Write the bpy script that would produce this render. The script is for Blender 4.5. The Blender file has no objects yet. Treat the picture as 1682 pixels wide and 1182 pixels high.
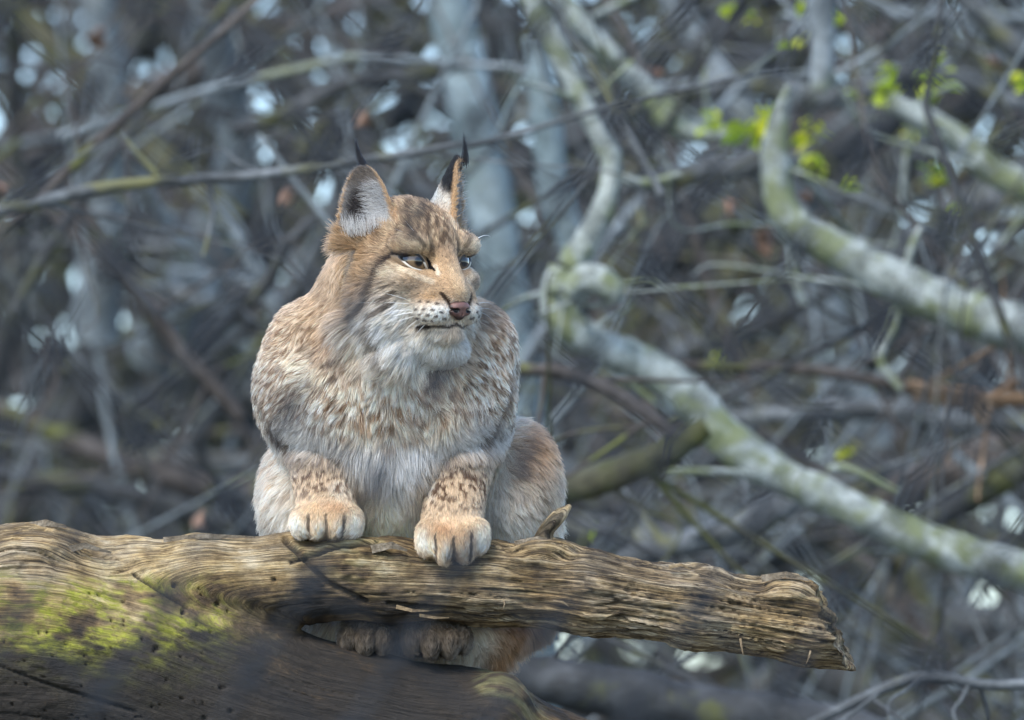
import bpy, math, random
import numpy as np
from mathutils import Vector, Matrix
from mathutils.kdtree import KDTree

# ------------------------------------------------------------------ scene, camera, light
scene = bpy.context.scene
SC = 1200.0            # photograph pixels per metre at the lynx
DIST = 10.0            # camera to lynx
PITCH = math.radians(5.0)
CAMZ = 1.7

cam_data = bpy.data.cameras.new('camera')
cam = bpy.data.objects.new('camera', cam_data)
scene.collection.objects.link(cam)
scene.camera = cam
cam.location = (0, -DIST, CAMZ)
cam.rotation_euler = (math.radians(90) + PITCH, 0, 0)
cam_data.sensor_width = 36.0
cam_data.lens = 36.0 * DIST / (1682.0 / SC)
cam_data.clip_start = 0.1
cam_data.clip_end = 2000
cam_data.dof.use_dof = True
cam_data.dof.focus_distance = 9.93
cam_data.dof.aperture_fstop = cam_data.lens / 52.0
cam_data.dof.aperture_blades = 9

SUN_EL, SUN_AZ = math.radians(48), math.radians(-150)   # azimuth measured from +Y clockwise
world = bpy.data.worlds.new('World')
scene.world = world
world.use_nodes = True
wn = world.node_tree
bg = wn.nodes['Background']
sky = wn.nodes.new('ShaderNodeTexSky')
sky.sky_type = 'NISHITA'
sky.sun_disc = False
sky.sun_elevation = SUN_EL
sky.sun_rotation = SUN_AZ
sky.air_density = 1.0
sky.dust_density = 0.4
sky.ozone_density = 2.5
wn.links.new(sky.outputs[0], bg.inputs[0])
bg.inputs[1].default_value = 0.142

sun_data = bpy.data.lights.new('sun', 'SUN')
sun = bpy.data.objects.new('sun', sun_data)
scene.collection.objects.link(sun)
sun_data.energy = 1.8
sun_data.angle = math.radians(28)
sun_data.color = (1.0, 0.92, 0.80)
sdir = Vector((math.sin(SUN_AZ) * math.cos(SUN_EL), math.cos(SUN_AZ) * math.cos(SUN_EL), math.sin(SUN_EL)))
sun.rotation_euler = (-sdir).to_track_quat('-Z', 'Y').to_euler()
sun.location = sdir * 30

scene.view_settings.view_transform = 'Standard'
scene.view_settings.look = 'None'
scene.view_settings.exposure = 1.38
scene.view_settings.gamma = 1.0
scene.view_settings.use_curve_mapping = False
scene.render.engine = 'CYCLES'
scene.cycles.max_bounces = 8
scene.cycles.transparent_max_bounces = 8
scene.cycles.use_denoising = True
scene.cycles_curves.shape = 'RIBBONS'
scene.cycles_curves.subdivisions = 2

rng = np.random.default_rng(7)
random.seed(7)

# ------------------------------------------------------------------ helpers
# the place is laid out in a frame that leans back with the slope the camera looks up:
# x right, y away from the camera (0 at the lynx), z up; tilt() turns it into the world
CP, SP = math.cos(PITCH), math.sin(PITCH)
def tilt(v):
    v = np.asarray(v, dtype=np.float64)
    y = v[..., 1] + DIST
    z = v[..., 2]
    return np.stack([v[..., 0], y * CP - z * SP - DIST, y * SP + z * CP + CAMZ], -1)

def q2v(q):            # lynx/log coordinates (photo x, depth, -photo y) -> frame, metres
    q = np.asarray(q, dtype=np.float64)
    return np.stack([(q[..., 0] - 841) / SC, q[..., 1] / SC, (591 + q[..., 2]) / SC], -1)

def spot(px, py, y):   # photo place at y metres behind the lynx -> frame
    k = (DIST + y) / DIST
    return np.array([(px - 841) / SC * k, y, (591 - py) / SC * k])

def lin(c):
    c = np.asarray(c, dtype=np.float64) / 255.0
    return np.where(c <= 0.04045, c / 12.92, ((c + 0.055) / 1.055) ** 2.4)

def link(o, parent=None):
    scene.collection.objects.link(o)
    if parent is not None:
        o.parent = parent
    return o

def tag(o, label=None, cat=None, group=None, kind=None):
    if label: o['label'] = label
    if cat: o['category'] = cat
    if group: o['group'] = group
    if kind: o['kind'] = kind
    return o

def empty(name, loc):
    o = bpy.data.objects.new(name, None)
    o.location = loc
    o.empty_display_size = 0.05
    return link(o)

def mesh_from(name, verts, faces, mat, parent=None, smooth=True, attrs=None):
    """verts in world coordinates; attrs: name -> (type, array) on points"""
    me = bpy.data.meshes.new(name)
    verts = np.asarray(verts, dtype=np.float32)
    if parent is not None:
        verts = verts - np.array(parent.matrix_basis.translation if parent.parent is None else
                                 (parent.parent.matrix_basis.translation + parent.matrix_basis.translation), dtype=np.float32)
    if isinstance(faces, np.ndarray):
        n, k = faces.shape
        me.vertices.add(len(verts))
        me.vertices.foreach_set('co', verts.ravel())
        me.loops.add(n * k)
        me.loops.foreach_set('vertex_index', faces.astype(np.int32).ravel())
        me.polygons.add(n)
        me.polygons.foreach_set('loop_start', np.arange(0, n * k, k, dtype=np.int32))
        me.update(calc_edges=True)
    else:
        me.from_pydata(verts.tolist(), [], faces)
        me.update()
    if smooth:
        me.polygons.foreach_set('use_smooth', np.ones(len(me.polygons), dtype=bool))
    if attrs:
        for an, (ty, arr) in attrs.items():
            a = me.attributes.new(an, ty, 'POINT')
            arr = np.asarray(arr, dtype=np.float32)
            if ty == 'FLOAT_COLOR':
                if arr.shape[1] == 3:
                    arr = np.concatenate([arr, np.ones((len(arr), 1), np.float32)], 1)
                a.data.foreach_set('color', arr.ravel())
            elif ty == 'FLOAT_VECTOR':
                a.data.foreach_set('vector', arr.ravel())
            else:
                a.data.foreach_set('value', arr.ravel())
    me.materials.append(mat)
    o = bpy.data.objects.new(name, me)
    return link(o, parent)

# gradient noise on arrays of points
_P = np.random.default_rng(3).permutation(256).astype(np.int32)
_P = np.concatenate([_P, _P, _P])
_G = np.random.default_rng(4).normal(size=(256, 3)); _G /= np.linalg.norm(_G, axis=1)[:, None]
def pn(p):
    p = np.asarray(p, dtype=np.float64)
    i = np.floor(p).astype(np.int64); f = p - i; i = (i & 255).astype(np.int32)
    u = f * f * f * (f * (f * 6 - 15) + 10)
    res = 0
    for dx in (0, 1):
        for dy in (0, 1):
            for dz in (0, 1):
                h = _P[_P[_P[(i[..., 0] + dx) & 255] + ((i[..., 1] + dy) & 255)] + ((i[..., 2] + dz) & 255)]
                g = _G[h]
                w = (u[..., 0] if dx else 1 - u[..., 0]) * (u[..., 1] if dy else 1 - u[..., 1]) * (u[..., 2] if dz else 1 - u[..., 2])
                res = res + w * (g[..., 0] * (f[..., 0] - dx) + g[..., 1] * (f[..., 1] - dy) + g[..., 2] * (f[..., 2] - dz))
    return res * 1.6
def fbm(p, oct=3):
    r, a = 0, 1.0
    p = np.asarray(p, dtype=np.float64)
    for k in range(oct):
        r = r + a * pn(p + 17.3 * k); p = p * 2.03; a *= 0.5
    return r / 1.5
def sstep(a, b, x):
    t = np.clip((x - a) / (b - a), 0, 1)
    return t * t * (3 - 2 * t)
def mix(a, b, w):
    return a + (b - a) * w[..., None]

# implicit surfaces ---------------------------------------------------------
def d_ell(p, c, r, R=None):
    v = p - np.asarray(c, dtype=p.dtype)
    if R is not None:
        v = v @ np.asarray(R, dtype=p.dtype).T
    r = np.asarray(r, dtype=p.dtype)
    a = v / r
    k0 = np.sqrt((a * a).sum(-1)); b = a / r
    k1 = np.sqrt((b * b).sum(-1)) + 1e-9
    return k0 * (k0 - 1) / k1
def d_cap(p, a, b, ra, rb):
    a = np.asarray(a, dtype=p.dtype); b = np.asarray(b, dtype=p.dtype)
    ab = b - a
    t = np.clip(((p - a) @ ab) / (ab @ ab), 0, 1)
    v = p - a - t[..., None] * ab
    return np.sqrt((v * v).sum(-1)) - (ra + (rb - ra) * t)
def smin(a, b, k):
    h = np.clip(0.5 + 0.5 * (b - a) / k, 0, 1)
    return b + (a - b) * h - k * h * (1 - h)

class Field:
    def __init__(s, lo, hi, h):
        s.lo = np.array(lo, dtype=np.float32); s.h = h
        s.n = np.ceil((np.array(hi) - s.lo) / h).astype(int) + 1
        s.F = np.full(s.n, 1e3, dtype=np.float32)
    def sub(s, lo, hi):
        i0 = np.clip(np.floor((np.array(lo) - s.lo) / s.h).astype(int), 0, s.n)
        i1 = np.clip(np.ceil((np.array(hi) - s.lo) / s.h).astype(int) + 1, 0, s.n)
        sl = tuple(slice(a, b) for a, b in zip(i0, i1))
        ax = [np.arange(a, b, dtype=np.float32) * s.h + l for a, b, l in zip(i0, i1, s.lo)]
        P = np.stack(np.meshgrid(*ax, indexing='ij'), -1) if all(len(a) for a in ax) else None
        return sl, P
    def add(s, fn, lo, hi, k, cut=False):
        m = k + 3 * s.h
        sl, P = s.sub(np.array(lo) - m, np.array(hi) + m)
        if P is None: return
        d = fn(P)
        if cut: s.F[sl] = -smin(-s.F[sl], d, k)
        else: s.F[sl] = smin(s.F[sl], d, k)
    def ell(s, c, r, k=20, R=None, cut=False):
        m = max(r) if R is not None else np.array(r)
        s.add(lambda P: d_ell(P, c, r, R), np.array(c) - m, np.array(c) + m, k, cut)
    def cap(s, a, b, ra, rb, k=20, cut=False):
        m = max(ra, rb)
        s.add(lambda P: d_cap(P, a, b, ra, rb), np.minimum(a, b) - m, np.maximum(a, b) + m, k, cut)
    def mesh(s):
        F = s.F; n = s.n
        S = F < 0
        c = np.zeros(np.array(n) - 1, dtype=np.int8)
        for dx in (0, 1):
            for dy in (0, 1):
                for dz in (0, 1):
                    c += S[dx:n[0] - 1 + dx, dy:n[1] - 1 + dy, dz:n[2] - 1 + dz]
        idx = np.argwhere((c > 0) & (c < 8))
        vid = np.full(c.shape, -1, dtype=np.int32)
        vid[idx[:, 0], idx[:, 1], idx[:, 2]] = np.arange(len(idx))
        acc = np.zeros((len(idx), 3)); cnt = np.zeros(len(idx))
        cor = [(dx, dy, dz) for dx in (0, 1) for dy in (0, 1) for dz in (0, 1)]
        val = {k: F[idx[:, 0] + k[0], idx[:, 1] + k[1], idx[:, 2] + k[2]].astype(np.float64) for k in cor}
        for a in cor:
            for ax in range(3):
                if a[ax] == 0:
                    b = list(a); b[ax] = 1; b = tuple(b)
                    va, vb = val[a], val[b]
                    m = (va < 0) != (vb < 0)
                    t = np.where(m, va / np.where(m, va - vb, 1), 0)
                    p = np.tile(np.array(a, dtype=float), (len(idx), 1)); p[:, ax] = t
                    acc[m] += p[m]; cnt[m] += 1
        V = (idx + acc / cnt[:, None]) * s.h + s.lo
        quads = []
        for ax in range(3):
            o1, o2 = [(1, 2), (2, 0), (0, 1)][ax]
            A = [slice(None)] * 3; B = [slice(None)] * 3
            A[ax] = slice(0, n[ax] - 1); B[ax] = slice(1, n[ax])
            ch = S[tuple(A)] != S[tuple(B)]
            e = np.argwhere(ch)
            ok = (e[:, o1] > 0) & (e[:, o2] > 0) & (e[:, o1] < n[o1] - 1) & (e[:, o2] < n[o2] - 1)
            e = e[ok]
            flip = S[tuple(A)][e[:, 0], e[:, 1], e[:, 2]]
            def cell(d1, d2):
                k = e.copy(); k[:, o1] -= d1; k[:, o2] -= d2
                return vid[k[:, 0], k[:, 1], k[:, 2]]
            q = np.stack([cell(1, 1), cell(0, 1), cell(0, 0), cell(1, 0)], 1)
            q[~flip] = q[~flip][:, ::-1]
            quads.append(q)
        return V, np.concatenate(quads)

def largest_piece(V, Q):
    lab = np.arange(len(V))
    while True:
        m = lab[Q].min(1)
        new = lab.copy()
        for k in range(4): np.minimum.at(new, Q[:, k], m)
        new = new[new]
        if (new == lab).all(): break
        lab = new
    ids, cnt = np.unique(lab, return_counts=True)
    keep = lab == ids[cnt.argmax()]
    idx = np.cumsum(keep) - 1
    Q = Q[keep[Q[:, 0]]]
    return V[keep], idx[Q].astype(np.int32)
def vnormals(V, Q):
    n = np.cross(V[Q[:, 2]] - V[Q[:, 0]], V[Q[:, 3]] - V[Q[:, 1]])
    N = np.zeros_like(V)
    for k in range(4):
        for a in range(3):
            N[:, a] += np.bincount(Q[:, k], weights=n[:, a], minlength=len(V))
    return N / (np.linalg.norm(N, axis=1)[:, None] + 1e-12)
def relax(V, Q, it=1, w=0.5):
    for _ in range(it):
        S = np.zeros_like(V); c = np.zeros(len(V))
        for k in range(4):
            a, b = Q[:, k], Q[:, (k + 1) % 4]
            for x in range(3):
                S[:, x] += np.bincount(a, weights=V[b, x], minlength=len(V)) + np.bincount(b, weights=V[a, x], minlength=len(V))
            c += np.bincount(a, minlength=len(V)) + np.bincount(b, minlength=len(V))
        V = V + w * (S / c[:, None] - V)
    return V

# ------------------------------------------------------------------ materials
def newmat(name):
    m = bpy.data.materials.new(name); m.use_nodes = True
    nt = m.node_tree
    return m, nt, nt.nodes['Principled BSDF']
def nn(nt, ty, **kw):
    n = nt.nodes.new(ty)
    for k, v in kw.items():
        setattr(n, k, v)
    return n
def ramp(nt, fac, stops, interp='LINEAR'):
    r = nn(nt, 'ShaderNodeValToRGB')
    r.color_ramp.interpolation = interp
    el = r.color_ramp.elements
    while len(el) < len(stops): el.new(0.5)
    for e, (p, c) in zip(el, stops):
        e.position = p; e.color = (*c, 1)
    nt.links.new(fac, r.inputs[0])
    return r.outputs[0]
def noise(nt, vec, scale, detail=4, rough=0.55, dist=0.0):
    n = nn(nt, 'ShaderNodeTexNoise')
    n.inputs['Scale'].default_value = scale
    n.inputs['Detail'].default_value = detail
    n.inputs['Roughness'].default_value = rough
    n.inputs['Distortion'].default_value = dist
    if vec is not None: nt.links.new(vec, n.inputs['Vector'])
    return n.outputs['Fac']
def mapping(nt, vec, scale, loc=(0, 0, 0)):
    m = nn(nt, 'ShaderNodeMapping')
    m.inputs['Scale'].default_value = scale
    m.inputs['Location'].default_value = loc
    nt.links.new(vec, m.inputs['Vector'])
    return m.outputs[0]
def mixc(nt, fac, a, b, mode='MIX'):
    m = nn(nt, 'ShaderNodeMix', data_type='RGBA', blend_type=mode)
    for sock, v in ((m.inputs['Factor'], fac), (m.inputs['A'] if False else m.inputs[6], a), (m.inputs[7], b)):
        if isinstance(v, (int, float)): sock.default_value = v
        elif isinstance(v, tuple): sock.default_value = (*v, 1)
        else: nt.links.new(v, sock)
    return m.outputs[2]
def bump(nt, h, strength, dist):
    b = nn(nt, 'ShaderNodeBump')
    b.inputs['Strength'].default_value = strength
    b.inputs['Distance'].default_value = dist
    nt.links.new(h, b.inputs['Height'])
    return b.outputs[0]
def attr(nt, name):
    return nn(nt, 'ShaderNodeAttribute', attribute_name=name)
def mathn(nt, op, a, b=None):
    m = nn(nt, 'ShaderNodeMath', operation=op)
    for s, v in zip(m.inputs, (a, b)):
        if v is None: continue
        if isinstance(v, (int, float)): s.default_value = v
        else: nt.links.new(v, s)
    return m.outputs[0]

def mat_plain(name, col, rough=0.6, **kw):
    m, nt, b = newmat(name)
    b.inputs['Base Color'].default_value = (*col, 1)
    b.inputs['Roughness'].default_value = rough
    for k, v in kw.items(): b.inputs[k].default_value = v
    return m

def mat_bark(name, cols, moss=0.0, scale=1.0, mosscol=(0.10, 0.11, 0.025)):
    m, nt, b = newmat(name)
    geo = nn(nt, 'ShaderNodeNewGeometry').outputs['Position']
    f = noise(nt, geo, 9 * scale, 5, 0.6)
    c = ramp(nt, f, [(0.30, cols[0]), (0.5, cols[1]), (0.68, cols[2])])
    f2 = noise(nt, geo, 40 * scale, 3, 0.6)
    c = mixc(nt, 0.55, c, ramp(nt, f2, [(0.35, (0.35, 0.33, 0.3)), (0.6, (1, 1, 1))]), 'MULTIPLY')
    if moss > 0:
        fm = noise(nt, geo, 6 * scale, 4, 0.6, 0.4)
        k = ramp(nt, fm, [(0.62 - 0.3 * moss, (0, 0, 0)), (0.72 - 0.25 * moss, (1, 1, 1))])
        c = mixc(nt, k, c, mosscol)
    nt.links.new(c, b.inputs['Base Color'])
    b.inputs['Roughness'].default_value = 0.8
    nt.links.new(bump(nt, f2, 0.5, 0.006), b.inputs['Normal'])
    return m

# ------------------------------------------------------------------ the forked dead tree the lynx rests on
def Q(px, py, d=0.0):
    return np.array([px, d, -py], dtype=np.float64)

UPPER = [(60, 1000, 10, 118), (200, 985, 5, 98), (330, 962, 0, 80), (480, 950, 0, 70), (640, 953, 0, 65), (800, 957, 0, 66),
         (960, 972, 0, 66), (1150, 1000, 5, 62), (1330, 1027, 10, 62), (1460, 1050, 15, 60)]
LOWER = [(-330, 1130, 40, 275), (-120, 1105, 25, 245), (60, 1090, 15, 215), (200, 1115, 10, 190), (400, 1195, 15, 175), (560, 1228, 25, 160),
         (760, 1262, 40, 158), (900, 1310, 60, 135), (1050, 1400, 90, 110)]

def stroke_w(X, Y, pts, width, soft=None):
    """1 on a polyline drawn in photo pixels, falling to 0 across its width"""
    if len(pts) == 1: pts = [pts[0], (pts[0][0] + 0.1, pts[0][1])]
    xs = [q[0] for q in pts]; ys = [q[1] for q in pts]; m = width * 1.4
    idx = np.nonzero((X > min(xs) - m) & (X < max(xs) + m) & (Y > min(ys) - m) & (Y < max(ys) + m))[0]
    out = np.zeros(X.shape)
    if len(idx) == 0: return out
    x, y = X[idx], Y[idx]
    d = np.full(x.shape, 1e9)
    for (ax, ay), (bx, by) in zip(pts[:-1], pts[1:]):
        ux, uy = bx - ax, by - ay
        t = np.clip(((x - ax) * ux + (y - ay) * uy) / (ux * ux + uy * uy), 0, 1)
        d = np.minimum(d, np.hypot(x - ax - t * ux, y - ay - t * uy))
    out[idx] = 1 - sstep(width * 0.55, width * 1.35, d)
    return out
def blob_w(X, Y, c, r):
    return np.exp(-(((X - c[0]) / r[0]) ** 2 + ((Y - c[1]) / r[1]) ** 2))

def build_log():
    fld = Field((-625, -300, -1520), (1420, 340, -790), 3.3)
    for chain in (LOWER, UPPER):
        for a, b in zip(chain[:-1], chain[1:]):
            fld.cap(Q(*a[:3]), Q(*b[:3]), a[3], b[3], 26)
    # lumps: burl of old bark, collar round the stub, knob on the end, ridge on the trunk's top, lobe below the hind feet
    fld.ell(Q(585, 925, -38), (100, 34, 45), 10)
    fld.ell(Q(650, 930, -35), (28, 30, 42), 6)
    fld.ell(Q(890, 905, -8), (60, 52, 26), 14)
    fld.ell(Q(1293, 972, -10), (50, 45, 28), 10)
    fld.ell(Q(50, 905, -20), (110, 110, 46), 16)
    fld.ell(Q(815, 1168, -30), (60, 70, 66), 16)
    fld.cap(Q(880, 888, -14), Q(922, 842, -14), 17, 13, 5)          # broken stub
    fld.cap(Q(914, 852, -14), Q(935, 832, -14), 11, 8, 3)
    fld.ell(Q(916, 832, -18), (5, 9, 9), 3, cut=True)
    # slanted broken end
    nrm = np.array([0.93, -0.12, 0.36]); nrm /= np.linalg.norm(nrm)
    p0 = Q(1372, 1040, 0)
    sl, P = fld.sub((1200, -200, -1200), (1420, 200, -850))
    d = (P - p0.astype(np.float32)) @ nrm.astype(np.float32)
    d = d + 7 * np.sin(P[..., 2] * 0.11) * np.sin(P[..., 1] * 0.07)
    fld.F[sl] = np.maximum(fld.F[sl], d)
    V, Qd = largest_piece(*fld.mesh())
    V = relax(V, Qd, 1)
    N = vnormals(V, Qd)
    # grain coordinates from the two centre lines
    G = []; DD = []
    for ci, chain in enumerate((UPPER, LOWER)):
        cl = np.array([np.append(Q(*a[:3]), a[3]) for a in chain])
        dense = []
        for t in np.linspace(0, len(cl) - 1 - 1e-6, 36):
            i = int(t); u = t - i; dense.append(cl[i] * (1 - u) + cl[i + 1] * u)
        dense = np.array(dense)
        for _ in range(6): dense[1:-1] = 0.25 * dense[:-2] + 0.5 * dense[1:-1] + 0.25 * dense[2:]
        best = np.full(len(V), 1e9); s_ = np.zeros(len(V)); v_ = np.zeros(len(V)); rr = np.zeros(len(V)); s0 = 0
        for a, b in zip(dense[:-1], dense[1:]):
            ab = b[:3] - a[:3]; L = np.linalg.norm(ab)
            t = np.clip((V - a[:3]) @ ab / L ** 2, 0, 1)
            off = V - a[:3] - t[:, None] * ab
            dd = (off ** 2).sum(1)
            m = dd < best
            ang = np.arctan2(off[m, 2], -off[m, 1])
            best[m] = dd[m]; s_[m] = (s0 + t * L)[m]; v_[m] = ang * (72.0 if ci == 0 else 175.0)
            rr[m] = (a[3] + (b[3] - a[3]) * t)[m]
            s0 += L
        G.append(np.stack([s_, v_], 1)); DD.append(np.sqrt(best) - rr)
    w = 1 / (1 + np.exp(np.clip((DD[0] - DD[1]) / 14.0, -30, 30)))
    g = G[0] * w[:, None] + (G[1] - np.array([392.0, 120.0])) * (1 - w[:, None])
    X, Y = V[:, 0], -V[:, 2]
    rough = 0.5 + 0.75 * sstep(560, 900, X) * w + 0.65 * blob_w(X, Y, (60, 905), (150, 60))
    s, v = g[:, 0], g[:, 1]
    warp = 4 * pn(np.stack([s / 90, v / 40, 0 * s], 1))
    z = 0 * s
    r1 = pn(np.stack([s / 420, (v + warp) / 15, z], 1))
    r2 = pn(np.stack([s / 220, (v + warp) / 6.5, z + 5], 1))
    r3 = 1 - 2 * np.abs(pn(np.stack([s / 260, (v + warp) / 22, z + 9], 1)))
    big = fbm(np.stack([s / 130, v / 70, z + 3], 1))
    crack = sstep(0.86, 0.98, r3) * sstep(-0.05, 0.25, pn(np.stack([s / 180, v / 50, z + 31], 1)))
    chunk = sstep(0.1, 0.22, pn(np.stack([s / 70, v / 26, z + 44], 1)))       # torn layers with a step
    burl = blob_w(X, Y, (590, 925), (95, 40)) * (V[:, 1] < 0)
    bark = pn(np.stack([X / 15, Y / 9, V[:, 1] / 12], 1)) * burl * 7
    # layers torn off along the grain: a terraced surface with ragged edges
    def terrace(t):
        k = np.floor(t); f = t - k
        return k + sstep(0.80, 1.0, f)
    rag = 0.10 * pn(np.stack([s / 9, v / 4, z + 8], 1))
    t1 = terrace(2.6 * fbm(np.stack([s / 300, (v + warp) / 30, z + 12], 1), 3) + rag)
    t2 = terrace(2.2 * fbm(np.stack([s / 170, (v + warp) / 13, z + 15], 1), 2) + 1.5 * rag)
    wild = sstep(0.6, 1.1, rough)
    disp = (0.2 + wild) * (3.0 * t1 + 1.8 * t2) + rough * (0.9 * r1 + 1.0 * r2 - 7 * crack + 2.5 * chunk) + 4.5 * big + bark
    crack = np.clip(crack + 0.8 * wild * (sstep(0.62, 0.8, (2.6 * fbm(np.stack([s / 300, (v + warp) / 30, z + 12], 1), 3) + rag) % 1.0) - sstep(0.86, 0.95, (2.6 * fbm(np.stack([s / 300, (v + warp) / 30, z + 12], 1), 3) + rag) % 1.0)), 0, 1)
    disp = disp * (1 - 0.85 * blob_w(X, Y, (915, 852), (34, 30)) * (Y < 880))
    # wedge-shaped groove round the burl, worm holes, long split on the trunk
    groove = stroke_w(X, Y, [(470, 885), (500, 912), (540, 955), (600, 985)], 5) * (V[:, 1] < 0) + \
             stroke_w(X, Y, [(480, 920), (560, 893), (620, 888)], 4) * (V[:, 1] < 0)
    split = stroke_w(X, Y, [(0, 1080), (100, 1118), (230, 1160)], 2.5) + stroke_w(X, Y, [(225, 940), (310, 992)], 2.5) + \
            0.7 * stroke_w(X, Y, [(1010, 985), (1180, 1012), (1300, 1040)], 3) + stroke_w(X, Y, [(640, 990), (760, 1003)], 4)
    holes = np.zeros(len(V))
    hr = np.random.default_rng(5)
    spots = [(306, 1001), (360, 990), (265, 1058), (370, 1122), (385, 1160), (342, 1172), (452, 950), (290, 958)]
    spots += [(hr.uniform(0, 380), hr.uniform(960, 1182)) for _ in range(60)]
    for k, (hx, hy) in enumerate(spots):
        holes = np.maximum(holes, stroke_w(X, Y, [(hx, hy)], 4.2 if k < 8 else hr.uniform(1.5, 2.6)))
    front = (N[:, 1] < 0.2)
    disp = disp - (9 * groove + 7 * np.clip(split, 0, 1) + 7 * holes) * front
    V = V + N * disp[:, None]
    # moss, tone (bleached and weathered against damp wood and shade painted low on the trunk), freshly torn wood
    nz = fbm(np.stack([X / 60, Y / 30, V[:, 1] / 60], 1), 3)
    nz2 = fbm(np.stack([s / 40, v / 12, z + 2], 1), 2)
    moss = (stroke_w(X, Y, [(0, 985), (90, 1005), (200, 1000), (330, 1000)], 55) + 0.8 * blob_w(X, Y, (60, 1010), (140, 50))
            + 0.55 * blob_w(X, Y, (230, 1020), (130, 70))) * sstep(-0.35, 0.5, nz + 0.5 * nz2 + 0.05) * front
    green = 0.5 * stroke_w(X, Y, [(490, 900), (560, 892), (620, 893)], 14) + 0.6 * blob_w(X, Y, (905, 860), (24, 30)) + \
            0.5 * blob_w(X, Y, (590, 930), (60, 25)) + 0.5 * stroke_w(X, Y, [(800, 1115), (840, 1130), (880, 1175)], 22)
    moss2 = green * sstep(-0.3, 0.4, nz2 + nz * 0.5) * front
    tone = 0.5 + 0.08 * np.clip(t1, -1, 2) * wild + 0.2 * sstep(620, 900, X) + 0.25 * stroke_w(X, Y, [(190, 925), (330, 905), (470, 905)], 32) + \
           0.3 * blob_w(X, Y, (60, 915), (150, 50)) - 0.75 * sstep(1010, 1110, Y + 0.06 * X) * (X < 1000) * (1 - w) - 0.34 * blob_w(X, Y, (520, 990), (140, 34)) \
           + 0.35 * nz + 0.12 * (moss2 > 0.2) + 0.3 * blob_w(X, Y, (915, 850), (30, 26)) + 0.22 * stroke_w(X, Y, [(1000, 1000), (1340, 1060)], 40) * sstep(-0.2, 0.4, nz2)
    torn = np.clip(1.3 * blob_w(X, Y, (70, 920), (180, 55)) * sstep(-0.2, 0.5, nz) + 0.75 * sstep(760, 950, X) * sstep(-0.4, 0.5, nz + 0.3 * nz2), 0, 1)
    dark = np.clip(groove + split + holes + 0.8 * crack * rough, 0, 1)
    calm = np.clip(np.exp(-((w - 0.5) / 0.30) ** 2) + 0.55 * (1 - w) + 0.35 * sstep(620, 420, X) + 0.8 * blob_w(X, Y, (815, 1150), (75, 60)), 0, 1)
    calm = calm * (1 - 0.95 * np.clip(1.3 * blob_w(X, Y, (60, 910), (170, 62)), 0, 1))
    gr = np.stack([s / 100, v / 100, z], 1)
    col3 = np.stack([moss, moss2, torn], 1)
    pos = tilt(q2v(V))
    root = empty('forked_log', tilt(q2v(Q(300, 1400, 0))))
    tag(root, 'weathered forked dead log with yellow-green moss, lynx resting on it', 'log')
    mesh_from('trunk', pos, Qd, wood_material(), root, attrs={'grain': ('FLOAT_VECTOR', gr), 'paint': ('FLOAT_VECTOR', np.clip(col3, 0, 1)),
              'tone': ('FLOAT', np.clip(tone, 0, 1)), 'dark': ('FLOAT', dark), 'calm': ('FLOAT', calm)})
    return root

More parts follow.
